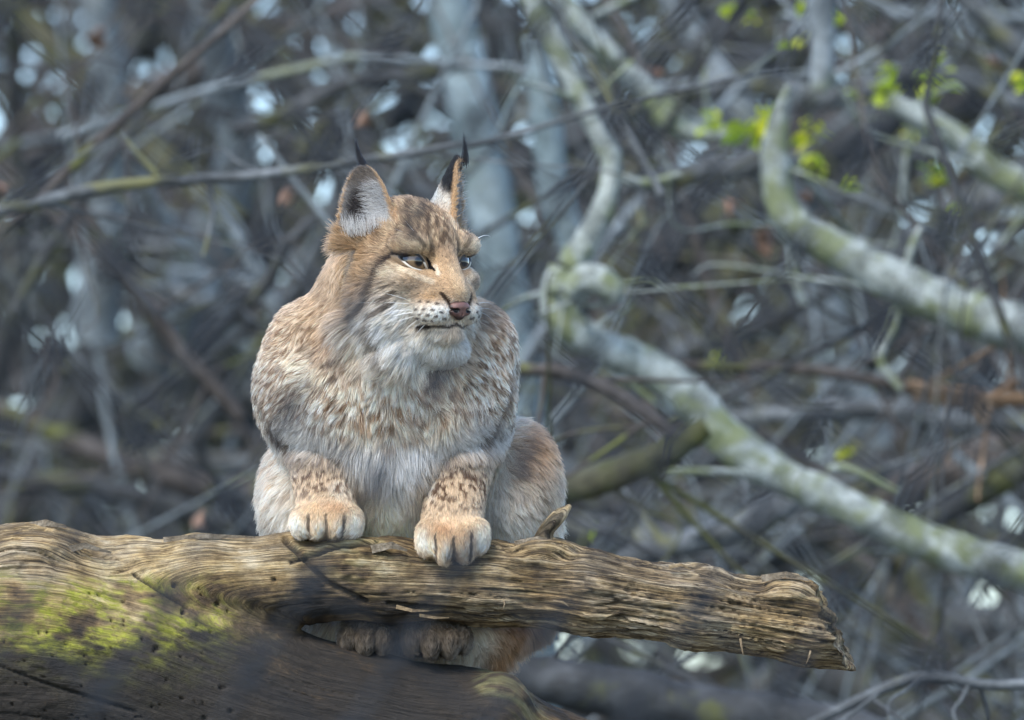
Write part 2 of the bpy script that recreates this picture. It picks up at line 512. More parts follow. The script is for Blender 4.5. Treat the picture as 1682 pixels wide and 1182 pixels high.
def wood_material():
    m, nt, b = newmat('dead_wood')
    gv = attr(nt, 'grain').outputs['Vector']
    pt = nn(nt, 'ShaderNodeSeparateXYZ'); nt.links.new(attr(nt, 'paint').outputs['Vector'], pt.inputs[0])
    tone = attr(nt, 'tone').outputs['Fac']; dark = attr(nt, 'dark').outputs['Fac']
    f1 = noise(nt, mapping(nt, gv, (0.5, 15, 1)), 1.0, 7, 0.72, 0.05)
    f2 = noise(nt, mapping(nt, gv, (1.6, 70, 1)), 1.0, 4, 0.7, 0.05)
    f3 = noise(nt, mapping(nt, gv, (3.5, 7, 1), (3, 1, 0)), 1.0, 6, 0.68, 0.25)
    live = mathn(nt, 'SUBTRACT', 1.0, mathn(nt, 'MULTIPLY', attr(nt, 'calm').outputs['Fac'], 0.82))
    geo = nn(nt, 'ShaderNodeNewGeometry').outputs['Position']
    f5 = noise(nt, geo, 13, 5, 0.62, 0.4)
    f6 = noise(nt, geo, 60, 4, 0.7)
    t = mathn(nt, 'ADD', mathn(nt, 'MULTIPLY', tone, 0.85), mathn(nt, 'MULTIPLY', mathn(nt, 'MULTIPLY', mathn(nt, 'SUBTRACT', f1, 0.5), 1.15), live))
    t = mathn(nt, 'ADD', t, mathn(nt, 'MULTIPLY', mathn(nt, 'SUBTRACT', f5, 0.5), 0.75))
    t = mathn(nt, 'ADD', t, mathn(nt, 'MULTIPLY', mathn(nt, 'SUBTRACT', f6, 0.5), 0.35))
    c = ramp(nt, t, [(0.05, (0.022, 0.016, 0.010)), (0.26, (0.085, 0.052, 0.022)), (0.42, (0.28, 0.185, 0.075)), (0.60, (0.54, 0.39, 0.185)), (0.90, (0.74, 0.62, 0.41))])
    tc = ramp(nt, f1, [(0.32, (0.05, 0.026, 0.010)), (0.46, (0.32, 0.18, 0.065)), (0.62, (0.60, 0.42, 0.19))])
    c = mixc(nt, mathn(nt, 'MULTIPLY', pt.outputs[2], 0.62), c, tc)
    grey = ramp(nt, t, [(0.1, (0.03, 0.027, 0.024)), (0.45, (0.22, 0.195, 0.16)), (0.8, (0.58, 0.53, 0.45))])
    c = mixc(nt, ramp(nt, noise(nt, geo, 8, 4, 0.6, 0.3), [(0.46, (0, 0, 0)), (0.64, (0.42, 0.42, 0.42))]), c, grey)
    c = mixc(nt, mathn(nt, 'MULTIPLY', mathn(nt, 'ADD', live, 0.35), 0.6), c, ramp(nt, f2, [(0.33, (0.30, 0.27, 0.25)), (0.52, (1, 1, 1)), (0.75, (1.25, 1.2, 1.15))]), 'MULTIPLY')
    c = mixc(nt, 0.6, c, ramp(nt, f3, [(0.36, (0.42, 0.40, 0.38)), (0.55, (1, 1, 1))]), 'MULTIPLY')
    f4 = noise(nt, mapping(nt, gv, (0.35, 17, 1), (7, 2, 0)), 1.0, 5, 0.6, 0.05)
    fis = ramp(nt, mathn(nt, 'ABSOLUTE', mathn(nt, 'SUBTRACT', f4, 0.5)), [(0.0, (0.08, 0.065, 0.05)), (0.012, (0.30, 0.27, 0.25)), (0.03, (1, 1, 1))])
    c = mixc(nt, mathn(nt, 'MULTIPLY', live, 0.85), c, fis, 'MULTIPLY')
    mc = ramp(nt, f3, [(0.35, (0.09, 0.09, 0.014)), (0.55, (0.27, 0.275, 0.022)), (0.75, (0.44, 0.43, 0.07))])
    c = mixc(nt, mathn(nt, 'MULTIPLY', mathn(nt, 'MULTIPLY', pt.outputs[0], 1.0), ramp(nt, noise(nt, mapping(nt, gv, (4, 9, 1), (1, 5, 0)), 1.0, 6, 0.75), [(0.38, (0.15, 0.15, 0.15)), (0.58, (1, 1, 1))])), c, mc)
    c = mixc(nt, mathn(nt, 'MULTIPLY', pt.outputs[1], 0.65), c, ramp(nt, f2, [(0.3, (0.13, 0.13, 0.04)), (0.7, (0.33, 0.34, 0.16))]))
    c = mixc(nt, mathn(nt, 'MULTIPLY', dark, 0.8), c, (0.012, 0.009, 0.006))
    nt.links.new(c, b.inputs['Base Color'])
    b.inputs['Roughness'].default_value = 0.78
    fh = nn(nt, 'ShaderNodeRGBToBW'); nt.links.new(fis, fh.inputs[0])
    h = mathn(nt, 'ADD', mathn(nt, 'ADD', mathn(nt, 'MULTIPLY', f2, 0.6), f1), mathn(nt, 'MULTIPLY', fh.outputs[0], 0.35))
    h = mathn(nt, 'ADD', mathn(nt, 'MULTIPLY', h, mathn(nt, 'ADD', live, 0.15)), mathn(nt, 'MULTIPLY', f6, 0.8))
    nt.links.new(bump(nt, h, 0.9, 0.006), b.inputs['Normal'])
    return m

log_root = build_log()

# splinters and loose bark flakes standing off the wood
def sliver(name, pts, w, mat, parent):
    """a thin torn strip of wood through photo places (px, py, depth)"""
    P = np.array([Q(*p) for p in pts]); n = len(P)
    vs = []; fs = []
    for i, p in enumerate(P):
        t = P[min(i + 1, n - 1)] - P[max(i - 1, 0)]; t /= np.linalg.norm(t)
        sd = np.cross(t, [0, -1, 0]); sd /= np.linalg.norm(sd); dp = np.cross(t, sd)
        k = w * (1 - 0.75 * (i / (n - 1)) ** 2)
        for a, bb in ((-1, -.4), (1, -.3), (.8, .5), (-.9, .4)):
            vs.append(p + sd * a * k + dp * bb * k)
    for i in range(n - 1):
        for k in range(4):
            fs.append((i * 4 + k, i * 4 + (k + 1) % 4, i * 4 + 4 + (k + 1) % 4, i * 4 + 4 + k))
    fs += [(3, 2, 1, 0), tuple(range(4 * n - 4, 4 * n))]
    return mesh_from(name, tilt(q2v(np.array(vs))), fs, mat, parent, smooth=False)
m_split = mat_bark('splinter_wood', ((0.14, 0.095, 0.05), (0.26, 0.185, 0.10), (0.40, 0.31, 0.19)), 0, 6)
m_flake = mat_bark('bark_flake', ((0.09, 0.07, 0.05), (0.20, 0.16, 0.11), (0.34, 0.29, 0.22)), 0.0, 6)
for pts, w in (([(1214, 1046, -60), (1216, 1060, -63), (1219, 1074, -61)], 1.9), ([(1329, 1066, -56), (1326, 1077, -59), (1322, 1087, -57)], 1.5),
               ([(908, 984, -66), (925, 986, -74), (934, 994, -75)], 1.3), ([(826, 980, -66), (829, 989, -72), (826, 998, -71)], 1.2),
               ([(652, 994, -64), (678, 1000, -71), (706, 1001, -68)], 3.4), ([(690, 1008, -60), (716, 1012, -67), (738, 1012, -64)], 2.6),
               ([(1190, 976, -54), (1226, 985, -62), (1246, 989, -62)], 2.4), ([(1098, 930, -38), (1118, 926, -44), (1132, 933, -42)], 3.0)):
    sliver('splinter', pts, w, m_split, log_root)
for pts, w in (([(50, 864, -50), (80, 857, -58), (112, 864, -52)], 7), ([(270, 886, -30), (340, 879, -36), (420, 881, -30)], 5),
               ([(105, 903, -96), (145, 893, -104), (188, 905, -98)], 6), ([(612, 900, -66), (645, 893, -76), (670, 902, -70)], 7),
               ([(1250, 949, -28), (1290, 942, -36), (1328, 952, -30)], 6), ([(846, 893, -24), (885, 884, -34), (938, 895, -26)], 6)):
    sliver('bark_flake', pts, w, m_flake, log_root)

# where the fallen tree comes to the ground, outside the picture
def log_limb(name, pts, mat):
    P = q2v(np.array([Q(a, b, d) for a, b, d, _ in pts])); R = np.array([r / SC for *_, r in pts])
    n = len(P); k = 20
    t = np.linspace(0, 1, 12)
    V, F = [], []
    path = np.concatenate([P[i] + (P[i + 1] - P[i]) * t[:-1, None] for i in range(n - 1)] + [P[-1:]])
    rad = np.concatenate([R[i] + (R[i + 1] - R[i]) * t[:-1] for i in range(n - 1)] + [R[-1:]])
    a = np.linspace(0, 2 * math.pi, k, endpoint=False)
    for p_, r_ in zip(path, rad):
        ring = np.stack([0.5 * np.sin(a), np.cos(a), np.sin(a)], 1) * r_
        ring = ring * (1 + 0.10 * pn((p_ + ring) * 9)[:, None])
        V.append(p_ + ring)
    V = np.concatenate(V)
    m = len(path)
    F = [(i * k + j, i * k + (j + 1) % k, i * k + k + (j + 1) % k, i * k + k + j) for i in range(m - 1) for j in range(k)]
    F += [tuple(range(k))[::-1], tuple(range((m - 1) * k, m * k))]
    return mesh_from(name, tilt(V), F, mat, log_root)
m_old = mat_bark('old_wood', ((0.03, 0.024, 0.016), (0.09, 0.068, 0.042), (0.20, 0.155, 0.10)), 0.2, 2.0)
log_limb('trunk_base', [(-430, 1150, 40, 240), (-900, 1500, 120, 270), (-1500, 2250, 300, 300)], m_old)
log_limb('lower_branch', [(1000, 1380, 80, 95), (1250, 1700, 200, 90), (1600, 2300, 320, 80)], m_old)

# ------------------------------------------------------------------ the lynx
HC = np.array([674.0, -40.0, -430.0])                  # centre of the head
YAW = math.radians(38)
HL = np.array([math.cos(YAW), math.sin(YAW), 0.0])     # head's own axes: side, forward, up
HF = np.array([math.sin(YAW), -math.cos(YAW), 0.0])
HU = np.array([0.0, 0.0, 1.0])
def hq(l, f, u):
    return HC + l * HL + f * HF + u * HU
HR = np.stack([HL, HF, HU])                            # q -> head axes

# ears: base point, up, opening direction, height, half-width
def ear_frame(base, up, op):
    up = np.array(up, float); up /= np.linalg.norm(up)
    op = np.array(op, float); op -= up * (op @ up); op /= np.linalg.norm(op)
    w = np.cross(up, op)
    return np.array(base, float), np.stack([w, up, op])
EARS = [ear_frame((607, -82, -398), (-0.09, 0.10, 1), (-0.12, -1, 0.05)),
        ear_frame((708, 14, -370), (0.50, 0.06, 1), (0.985, -0.14, 0.0))]
EAR_H = [128, 124]; EAR_W = [57, 48]; EAR_C = [27, 66]
def ear_local(p, k):
    b, R = EARS[k]
    return (p - b.astype(p.dtype)) @ R.T.astype(p.dtype)
def ear_halfwidth(h, k):
    t = np.clip(h / EAR_H[k], 0, 1)
    return EAR_W[k] * np.power(np.clip(1 - t, 0, 1), 0.52 if k == 0 else 0.62) * (0.92 + 0.24 * t)
def d_ear(p, k):
    q = ear_local(p, k)
    w, h, d = q[..., 0], q[..., 1], q[..., 2]
    W = ear_halfwidth(h, k) + 1e-3
    cup = EAR_C[k] * np.clip(1 - h / EAR_H[k], 0.12, 1) * (np.minimum((w / W) ** 2, 1.6)) - 12
    shell = np.abs(d - cup) * (0.8 if k == 0 else 0.55) - (3.4 if k == 0 else 3.0)
    side = (np.abs(w) - W) * 0.75
    top = np.maximum(h - EAR_H[k], -h - 10)
    return np.maximum(np.maximum(shell, side), top)

EYE = [(-42, 92, -1), (44, 90, -1)]
EYE_R = 25.0

PAW_L = dict(base=((537, 850, -24), (52, 48, 33)),
             toes=[((496, 858, -42), (17, 26, 24)), ((522, 856, -54), (20, 29, 28)), ((555, 857, -54), (20, 29, 28)), ((580, 859, -40), (16, 27, 25))])
PAW_R = dict(base=((742, 874, -38), (53, 44, 35)),
             toes=[((703, 884, -58), (18, 27, 30)), ((730, 892, -73), (20, 27, 32)), ((763, 890, -73), (20, 27, 32)), ((787, 879, -57), (16, 25, 28))])
HIND = [dict(base=((603, 1042, 40), (46, 60, 34)), toes=[((573, 1050, -4), (17, 24, 24)), ((600, 1052, -14), (18, 24, 24)), ((628, 1050, -6), (17, 24, 24))]),
        dict(base=((712, 1044, 36), (50, 60, 36)), toes=[((680, 1052, -10), (18, 24, 25)), ((709, 1056, -20), (18, 24, 26)), ((738, 1055, -16), (18, 24, 25)), ((760, 1050, 0), (15, 24, 24))])]

def E(px, py, d): return (px, d, -py)
def prims():
    """(region, kind, ...)  regions: 0 body 1 head 2 foreleg 3 paw 4 haunch"""
    L = []
    def ell(rg, c, r, k): L.append((rg, 'e', E(*c), r, k))
    def cap(rg, a, b, ra, rb, k): L.append((rg, 'c', E(*a), E(*b), ra, rb, k))
    ell(0, (655, 760, 240), (185, 260, 200), 30)                 # trunk of the body, going back
    ell(0, (660, 870, 230), (160, 160, 130), 30)
    ell(4, (492, 822, 185), (66, 120, 108), 18)                  # haunches
    ell(4, (838, 805, 185), (78, 130, 112), 18)
    cap(4, (848, 880, 190), (856, 1010, 180), 68, 50, 20)
    cap(4, (856, 1010, 180), (815, 1070, 150), 46, 32, 20)
    cap(4, (505, 880, 190), (525, 1040, 140), 62, 36, 20)
    cap(4, (570, 900, 170), (602, 1025, 70), 52, 34, 16)
    cap(4, (760, 900, 170), (715, 1025, 66), 52, 36, 16)
    ell(4, (690, 1035, 130), (170, 70, 58), 20)
    for h in HIND:
        ell(3, h['base'][0], h['base'][1], 12)
        for t in h['toes']: ell(3, t[0], t[1], 3)
    ell(0, (632, 640, 35), (150, 100, 150), 30)                  # chest
    ell(0, (640, 745, 60), (120, 75, 75), 25)
    ell(0, (497, 640, 80), (78, 105, 112), 40)                   # shoulders
    ell(0, (774, 622, 80), (70, 105, 116), 40)
    ell(0, (535, 548, 75), (80, 80, 62), 40)
    ell(0, (770, 560, 80), (62, 80, 56), 40)
    ell(0, (605, 500, 55), (88, 85, 90), 30)                     # neck
    cap(0, (655, 480, 20), (640, 600, 20), 85, 118, 30)
    ell(0, (594, 440, 20), (44, 60, 62), 30)                     # nape below the near ear
    ell(0, (640, 655, 22), (200, 98, 112), 22)                   # deep breast that overhangs the forelegs
    ell(0, (642, 745, 10), (95, 62, 55), 22)
    cap(2, (510, 700, 60), (530, 775, 18), 58, 48, 10)           # forelegs
    cap(2, (530, 775, 18), (538, 842, -14), 48, 47, 14)
    cap(2, (780, 690, 60), (755, 775, 16), 58, 48, 10)
    cap(2, (755, 775, 16), (742, 858, -24), 48, 48, 14)
    for p in (PAW_L, PAW_R):
        ell(3, p['base'][0], p['base'][1], 9)
        for t in p['toes']: ell(3, t[0], t[1], 13)
    def hell(c, r, k): L.append((1, 'h', hq(*c), r, k))
    def hcap(a, b, ra, rb, k): L.append((1, 'c', hq(*a), hq(*b), ra, rb, k))
    hell((0, -15, 26), (80, 92, 76), 20)                         # skull
    hell((0, 42, 40), (60, 42, 36), 18)                          # forehead
    hell((-58, 0, -35), (46, 62, 62), 24); hell((58, 0, -35), (46, 62, 62), 24)     # cheeks
    hell((-44, 62, 25), (36, 34, 21), 14); hell((48, 62, 25), (38, 34, 22), 14)     # brows
    hell((-46, 60, -32), (36, 36, 26), 16); hell((50, 60, -32), (38, 36, 27), 16)   # cheekbones
    hcap((0, 66, 28), (0, 117, -54), 29, 24, 18)                 # bridge of the nose
    hell((-28, 82, -62), (30, 42, 36), 18); hell((28, 82, -62), (30, 42, 36), 18)   # sides of the muzzle
    hcap((0, 30, -76), (0, 98, -104), 54, 26, 18)                # jaw
    hell((-28, 103, -82), (32, 31, 23), 9); hell((28, 103, -82), (32, 31, 23), 9)   # whisker pads
    hell((0, 100, -113), (27, 24, 15), 8)                        # chin
    hell((-54, 14, -92), (48, 46, 54), 20); hell((54, 14, -92), (48, 46, 54), 20)   # ruff
    hell((0, 46, -128), (56, 34, 30), 18)
    ell(1, (588, 540, -62), (26, 36, 36), 10)                     # hanging tufts of the ruff
    ell(1, (650, 578, -92), (36, 36, 34), 10)
    ell(1, (728, 574, -72), (40, 34, 26), 16)
    return L
PR = prims()
def prim_d(p, pr):
    if pr[1] == 'e': return d_ell(p, pr[2], pr[3])
    if pr[1] == 'h': return d_ell(p, pr[2], pr[3], HR)
    return d_cap(p, pr[2], pr[3], pr[4], pr[5])

def lynx_surface():
    fld = Field((370, -190, -1125), (960, 470, -225), 3.4)
    for pr in PR:
        if pr[1] == 'e': fld.ell(pr[2], pr[3], pr[4])
        elif pr[1] == 'h': fld.ell(pr[2], pr[3], pr[4], HR)
        else: fld.cap(pr[2], pr[3], pr[4], pr[5], pr[6])
    # mouth line and eye sockets
    for s in (-1, 1):
        for a, b in (((0, 132, -98), (s * 26, 117, -106)), ((s * 26, 117, -106), (s * 38, 99, -110))):
            fld.cap(hq(*a), hq(*b), 2.2, 2.6, 3, cut=True)
    for e in EYE:
        fld.ell(hq(e[0], e[1] + 6, e[2]), (24, 17, 14), 7, eye_axes(e), cut=True)
    # clefts between the toes
    for p in (PAW_L, PAW_R):
        ts = p['toes']
        for a, b in zip(ts[:-1], ts[1:]):
            m = [(x + y) / 2 for x, y in zip(a[0], b[0])]
            fld.cap(E(m[0], m[1] - 14, m[2] - 30), E(m[0], m[1] + 32, m[2] - 29), 4, 5, 5, cut=True)
    for k in range(2):
        b, R = EARS[k]
        fld.add(lambda P: d_ear(P, k), b - 140, b + 140, 7)
    V, Qd = largest_piece(*fld.mesh())
    V = relax(V, Qd, 2, 0.4)
    return V, Qd

def eye_axes(e):
    s = -1 if e[0] < 0 else 1
    a = 0.50 if s < 0 else 0.30
    f = math.cos(a) * HF + s * math.sin(a) * HL
    x = -s * (math.cos(a) * HL - s * math.sin(a) * HF)      # toward the nose
    return np.stack([x, f, HU])
# coat pattern ----------------------------------------------------------------
def regions(p):
    d = np.full((5, len(p)), 1e9)
    for pr in PR:
        d[pr[0]] = np.minimum(d[pr[0]], prim_d(p, pr))
    e = np.exp(-np.clip(d - d.min(0), 0, 200) / 9.0)
    R = e / e.sum(0)
    up = R[2] * sstep(765, 735, -p[:, 2])          # upper arms wear the coat of the body
    R[2] -= up; R[0] += up
    return R
def lay(c, col, w):
    return mix(c, lin(col), np.clip(w, 0, 1))

def head_paint(p):
    h = (p - HC) @ HR.T
    l = -np.abs(h[:, 0])
    X = HC[0] + l * math.cos(YAW) + h[:, 1] * math.sin(YAW)
    Y = 430 - h[:, 2]
    n1 = fbm(p / 16, 2); n2 = pn(p / 7)
    c = np.tile(lin((172, 145, 113)), (len(p), 1))
    streak = pn(np.stack([(X + 0.25 * (Y - 400)) / 5.5, Y / 38, p[:, 1] / 60], 1)) + 0.4 * pn(p / 6)
    top = sstep(440, 400, Y) * sstep(560, 600, X)
    c = lay(c, (206, 184, 150), top * sstep(0.0, 0.5, streak) * 0.75)
    c = lay(c, (88, 64, 44), top * sstep(0.02, 0.36, -streak) * 0.85)
    c = lay(c, (182, 152, 116), blob_w(X, Y, (560, 410), (28, 50)))
    c = lay(c, (152, 122, 88), 0.8 * blob_w(X, Y, (600, 450), (36, 50)))
    c = lay(c, (92, 70, 48), 0.8 * sstep(0.05, 0.4, n1) * blob_w(X, Y, (608, 478), (52, 55)))
    c = lay(c, (206, 192, 168), 0.9 * blob_w(X, Y, (642, 448), (26, 16)))
    c = lay(c, (198, 184, 164), 0.8 * blob_w(X, Y, (640, 480), (36, 20)))
    c = lay(c, (140, 122, 102), 0.85 * blob_w(X, Y, (684, 470), (26, 14)))
    c = lay(c, (214, 210, 202), 1.2 * blob_w(X, Y, (650, 515), (48, 26)))
    c = lay(c, (210, 206, 198), 1.4 * blob_w(X, Y, (680, 580), (84, 40)))
    c = lay(c, (222, 218, 210), 1.3 * blob_w(X, Y, (600, 560), (50, 46)))
    c = lay(c, (120, 106, 90), 0.6 * sstep(0.0, 0.35, n1) * blob_w(X, Y, (605, 540), (60, 50)))
    c = lay(c, (178, 150, 118), 1.1 * stroke_w(X, Y, [(738, 430), (748, 465), (758, 492)], 24))
    c = lay(c, (194, 170, 138), 0.6 * stroke_w(X, Y, [(744, 440), (756, 480)], 8))
    c = lay(c, (220, 216, 208), 1.0 * blob_w(X, Y, (722, 514), (30, 20)))
    c = lay(c, (170, 138, 100), 0.85 * blob_w(X, Y, (708, 488), (26, 11)))
    c = lay(c, (210, 194, 168), 0.85 * blob_w(X, Y, (684, 404), (20, 10)))
    c = lay(c, (220, 210, 194), 0.5 * stroke_w(X + 2 * n2, Y, [(716, 439), (722, 452)], 4.0))
    c = lay(c, (206, 194, 172), 0.5 * stroke_w(X, Y, [(660, 440), (690, 456), (712, 464)], 5))
    for pts, w, a in (([(676, 423), (650, 421), (630, 431), (616, 452)], 4.2, 0.95), ([(684, 390), (700, 406)], 3.4, 0.45), ([(706, 366), (710, 400), (713, 420)], 3.4, 0.45),
                      ([(728, 483), (736, 493), (744, 506)], 3.0, 0.85), ([(652, 480), (622, 498)], 4, 0.6), ([(640, 500), (606, 524)], 4.5, 0.6),
                      ([(617, 455), (598, 486)], 4.5, 0.6), ([(600, 500), (575, 525)], 5, 0.5), ([(655, 465), (630, 474)], 3, 0.4), ([(672, 372), (684, 386)], 3, 0.4),
                      ([(640, 372), (660, 350), (672, 330)], 4, 0.4), ([(690, 360), (694, 330)], 3.5, 0.45), ([(722, 380), (716, 345)], 3, 0.5),
                      ([(738, 400), (730, 360)], 2.6, 0.5)):
        c = lay(c, (62, 46, 34), min(1, a * 1.35) * stroke_w(X + 1.5 * n2, Y, pts, w * 1.15))
    for row in (((694, 496), (706, 496), (720, 499)), ((686, 507), (699, 508), (713, 509), (726, 512)), ((692, 516), (706, 517), (719, 519), (732, 523)),
                ((688, 523), (700, 526), (713, 527))):
        for d in row:
            c = lay(c, (50, 40, 34), 0.85 * stroke_w(X + 1.5 * n2, Y + 1.5 * n1, [(d[0] - 1.8, d[1]), (d[0] + 1.8, d[1] + 0.6)], 2.0))
    c = lay(c, (44, 35, 32), 0.9 * stroke_w(X, Y, [(690, 537), (704, 536), (720, 536), (740, 537), (754, 531)], 2.6) + 0.6 * stroke_w(X, Y, [(688, 538), (704, 536)], 4.5))
    c = lay(c, (104, 96, 88), 0.8 * stroke_w(X, Y, [(596, 545), (612, 585), (622, 604)], 8) + 0.5 * stroke_w(X, Y, [(560, 540), (580, 565)], 6))
    return c * (1 + 0.22 * n2[:, None])

def ear_paint(p, k):
    q = ear_local(p, k); h = q[:, 1]; d = q[:, 2]
    W = ear_halfwidth(h, k) + 1e-3
    r = q[:, 0] / W
    cup = EAR_C[k] * np.clip(1 - h / EAR_H[k], 0.12, 1) * np.minimum(r ** 2, 1.6) - 12
    inside = sstep(-1, 2, d - cup)
    t = h / EAR_H[k]
    nz = pn(p / 9)
    back = np.tile(lin((172, 144, 110)), (len(p), 1))
    back = lay(back, (222, 220, 214), blob_w(t, r, (0.36, 0.0), (0.2, 1.3)))
    back = lay(back, (30, 27, 26), sstep(0.46, 0.62, t + 0.05 * nz + 0.12 * np.abs(r)))
    back = lay(back, (180, 148, 110), sstep(0.88, 0.97, np.abs(r)) * (1 - sstep(0.86, 0.97, t)))
    ins = np.tile(lin((150, 146, 142)), (len(p), 1))
    ins = lay(ins, (58, 53, 52), blob_w(r, t, (-0.32 if k == 0 else -0.2, 0.42), (0.42, 0.36)) * 1.3)
    ins = lay(ins, (158, 156, 154), sstep(0.0, 0.35, r + 0.25 * nz) * sstep(0.85, 0.6, t) if k == 0 else sstep(0.85, 0.5, t))
    ins = lay(ins, (96, 84, 72), 0.8 * sstep(0.68, 0.85, t))
    ins = lay(ins, (178, 146, 108), sstep(0.84, 0.95, np.abs(r)))
    return mix(back, ins, inside), inside, t, r

def body_paint(p, R):
    X, Y, D = p[:, 0], -p[:, 2], p[:, 1]
    n1 = fbm(p / np.array([24, 22, 16]), 2)
    n2 = pn(p / np.array([9, 10, 7]) + 7)
    n3 = pn(p / np.array([60, 60, 45]) + 3)
    c = np.tile(lin((222, 206, 182)), (len(p), 1))
    c = lay(c, (186, 158, 126), 0.95 * blob_w(X, Y, (455, 555), (50, 60)))
    c = lay(c, (188, 162, 130), 0.95 * stroke_w(X, Y, [(545, 390), (525, 480), (515, 560)], 44) * 0.9)
    c = lay(c, (186, 150, 112), 0.6 * blob_w(X, Y, (545, 590), (40, 50)))
    c = lay(c, (168, 140, 112), 0.85 * blob_w(X, Y, (825, 560), (50, 80)))
    c = lay(c, (178, 158, 136), 0.8 * blob_w(X, Y, (430, 650), (30, 60)))
    c = lay(c, (218, 208, 190), 0.8 * blob_w(X, Y, (490, 610), (28, 45)))
    c = lay(c, (212, 206, 196), 0.8 * blob_w(X, Y, (650, 640), (80, 60)))
    c = lay(c, (190, 190, 188), 0.9 * blob_w(X, Y, (640, 765), (140, 45)))
    c = lay(c, (208, 210, 210), 0.9 * blob_w(X, Y, (660, 800), (50, 40)))
    c = lay(c, (214, 214, 212), 0.9 * blob_w(X, Y, (670, 590), (70, 34)))
    c = lay(c, (196, 196, 196), 0.7 * blob_w(X, Y, (500, 700), (60, 40)) + 0.7 * blob_w(X, Y, (790, 690), (45, 50)))
    c = lay(c, (205, 168, 126), 0.7 * blob_w(X, Y, (760, 600), (22, 60)))
    c = lay(c, (178, 134, 90), 0.85 * blob_w(X, Y, (640, 680), (160, 56)) * sstep(0.0, 0.26, n1))
    c = lay(c, (120, 92, 66), 0.5 * sstep(0.1, 0.42, n2) * (blob_w(X, Y, (510, 520), (70, 90)) + blob_w(X, Y, (450, 560), (50, 60))))
    c = lay(c, (226, 208, 182), 0.5 * sstep(0.1, 0.42, -n2) * (blob_w(X, Y, (520, 520), (70, 90)) + blob_w(X, Y, (450, 560), (50, 60))))
    # mottling and spots
    sp = sstep(0.14, 0.42, n1)
    side = np.clip(blob_w(X, Y, (430, 650), (60, 90)) + 1.2 * blob_w(X, Y, (830, 620), (60, 110)) + 0.6 * blob_w(X, Y, (500, 690), (60, 50)), 0, 1)
    mid = blob_w(X, Y, (640, 672), (160, 70)) * (1 - 0.7 * blob_w(X, Y, (665, 600), (70, 40)))
    c = lay(c, (104, 78, 54), 0.75 * sp * np.clip(1.2 * mid + 0.8 * side, 0, 1))
    c = lay(c, (100, 72, 48), 0.9 * sstep(0.06, 0.26, n2) * np.clip(1.2 * side + 0.7 * mid + 0.5 * blob_w(X, Y, (520, 560), (90, 70)), 0, 1))
    c = lay(c, (234, 228, 216), 0.8 * sstep(0.06, 0.34, -n2) * np.clip(side + 0.8 * mid, 0, 1))
    c = lay(c, (190, 192, 194), 0.8 * stroke_w(X, Y, [(470, 725), (540, 765), (640, 790), (740, 765), (815, 725)], 34))
    c = lay(c, (112, 98, 86), 0.6 * sstep(-0.2, 0.3, n2) * (stroke_w(X, Y, [(415, 660), (445, 715), (490, 755)], 9) + stroke_w(X, Y, [(852, 640), (840, 700), (800, 750)], 9)))  # lower edge of the breast: dark hair plus shade painted in
    for pts, w, a in (([(532, 604), (556, 592)], 5, .8), ([(540, 626), (552, 620)], 5, .85), ([(545, 660), (548, 668)], 5, .7), ([(500, 575), (508, 585)], 6, .5), ([(455, 605), (462, 612)], 6, .6),
                      ([(505, 630), (514, 636)], 5, .6), ([(475, 672), (480, 680)], 5, .6), ([(560, 690), (566, 686)], 5, .6), ([(440, 710), (480, 765)], 4.5, .75), ([(420, 660), (446, 715), (470, 745)], 4, .5),
                      ([(720, 615), (700, 640)], 6, .7), ([(742, 600), (716, 630)], 7, .75), ([(740, 655), (748, 645)], 6, .7), ([(716, 682), (724, 676)], 6, .6), ([(765, 640), (772, 630)], 5, .6),
                      ([(842, 640), (826, 690), (800, 740)], 5, .75), ([(850, 600), (838, 650)], 4, .5), ([(775, 600), (770, 620)], 4, .4), ([(612, 580), (600, 600)], 6, .5),
                      ([(625, 668), (645, 676)], 5, .6), ([(600, 688), (612, 684)], 5, .6), ([(630, 700), (650, 712)], 6, .55), ([(660, 690), (680, 698)], 5, .5), ([(690, 705), (700, 700)], 5, .5)):
        c = lay(c, (76, 58, 44), a * stroke_w(X + 7 * n2, Y + 6 * n1, pts, w * 1.05))
    # forelegs
    f = np.tile(lin((196, 174, 146)), (len(p), 1))
    f = lay(f, (204, 198, 188), 0.6 * sstep(0.1, 0.5, n3))
    cell = pn(p / np.array([8.0, 8.0, 7.0]) + 11)
    f = lay(f, (88, 60, 40), 0.95 * sstep(0.10, 0.24, cell) * sstep(865, 825, Y + np.where(X < 640, 25, 0)))
    f = lay(f, (150, 140, 130), 0.5 * sstep(790, 755, Y))
    c = mix(c, f, R[2])
    # paws
    w = np.tile(lin((202, 176, 142)), (len(p), 1))
    white = 0
    for pw in (PAW_L, PAW_R):
        for (tx, ty, td), r in pw['toes']:
            white = np.maximum(white, 0.85 * blob_w(X, Y, (tx + 4, ty + 10), (11, 15)) * sstep(0.5, -0.1, n2))
        for (cx, cy), (rx, ry) in (((pw['toes'][0][0][0] - 8, pw['toes'][0][0][1]), (12, 22)), ((pw['toes'][-1][0][0] + 4, pw['toes'][-1][0][1]), (14, 24))):
            white = np.maximum(white, 0.7 * blob_w(X, Y, (cx, cy), (rx, ry)))
    w = lay(w, (222, 222, 216), 1.1 * white)
    w = lay(w, (186, 136, 88), 0.6 * blob_w(X, Y, (730, 862), (22, 14)) + 0.6 * blob_w(X, Y, (552, 826), (24, 10)))
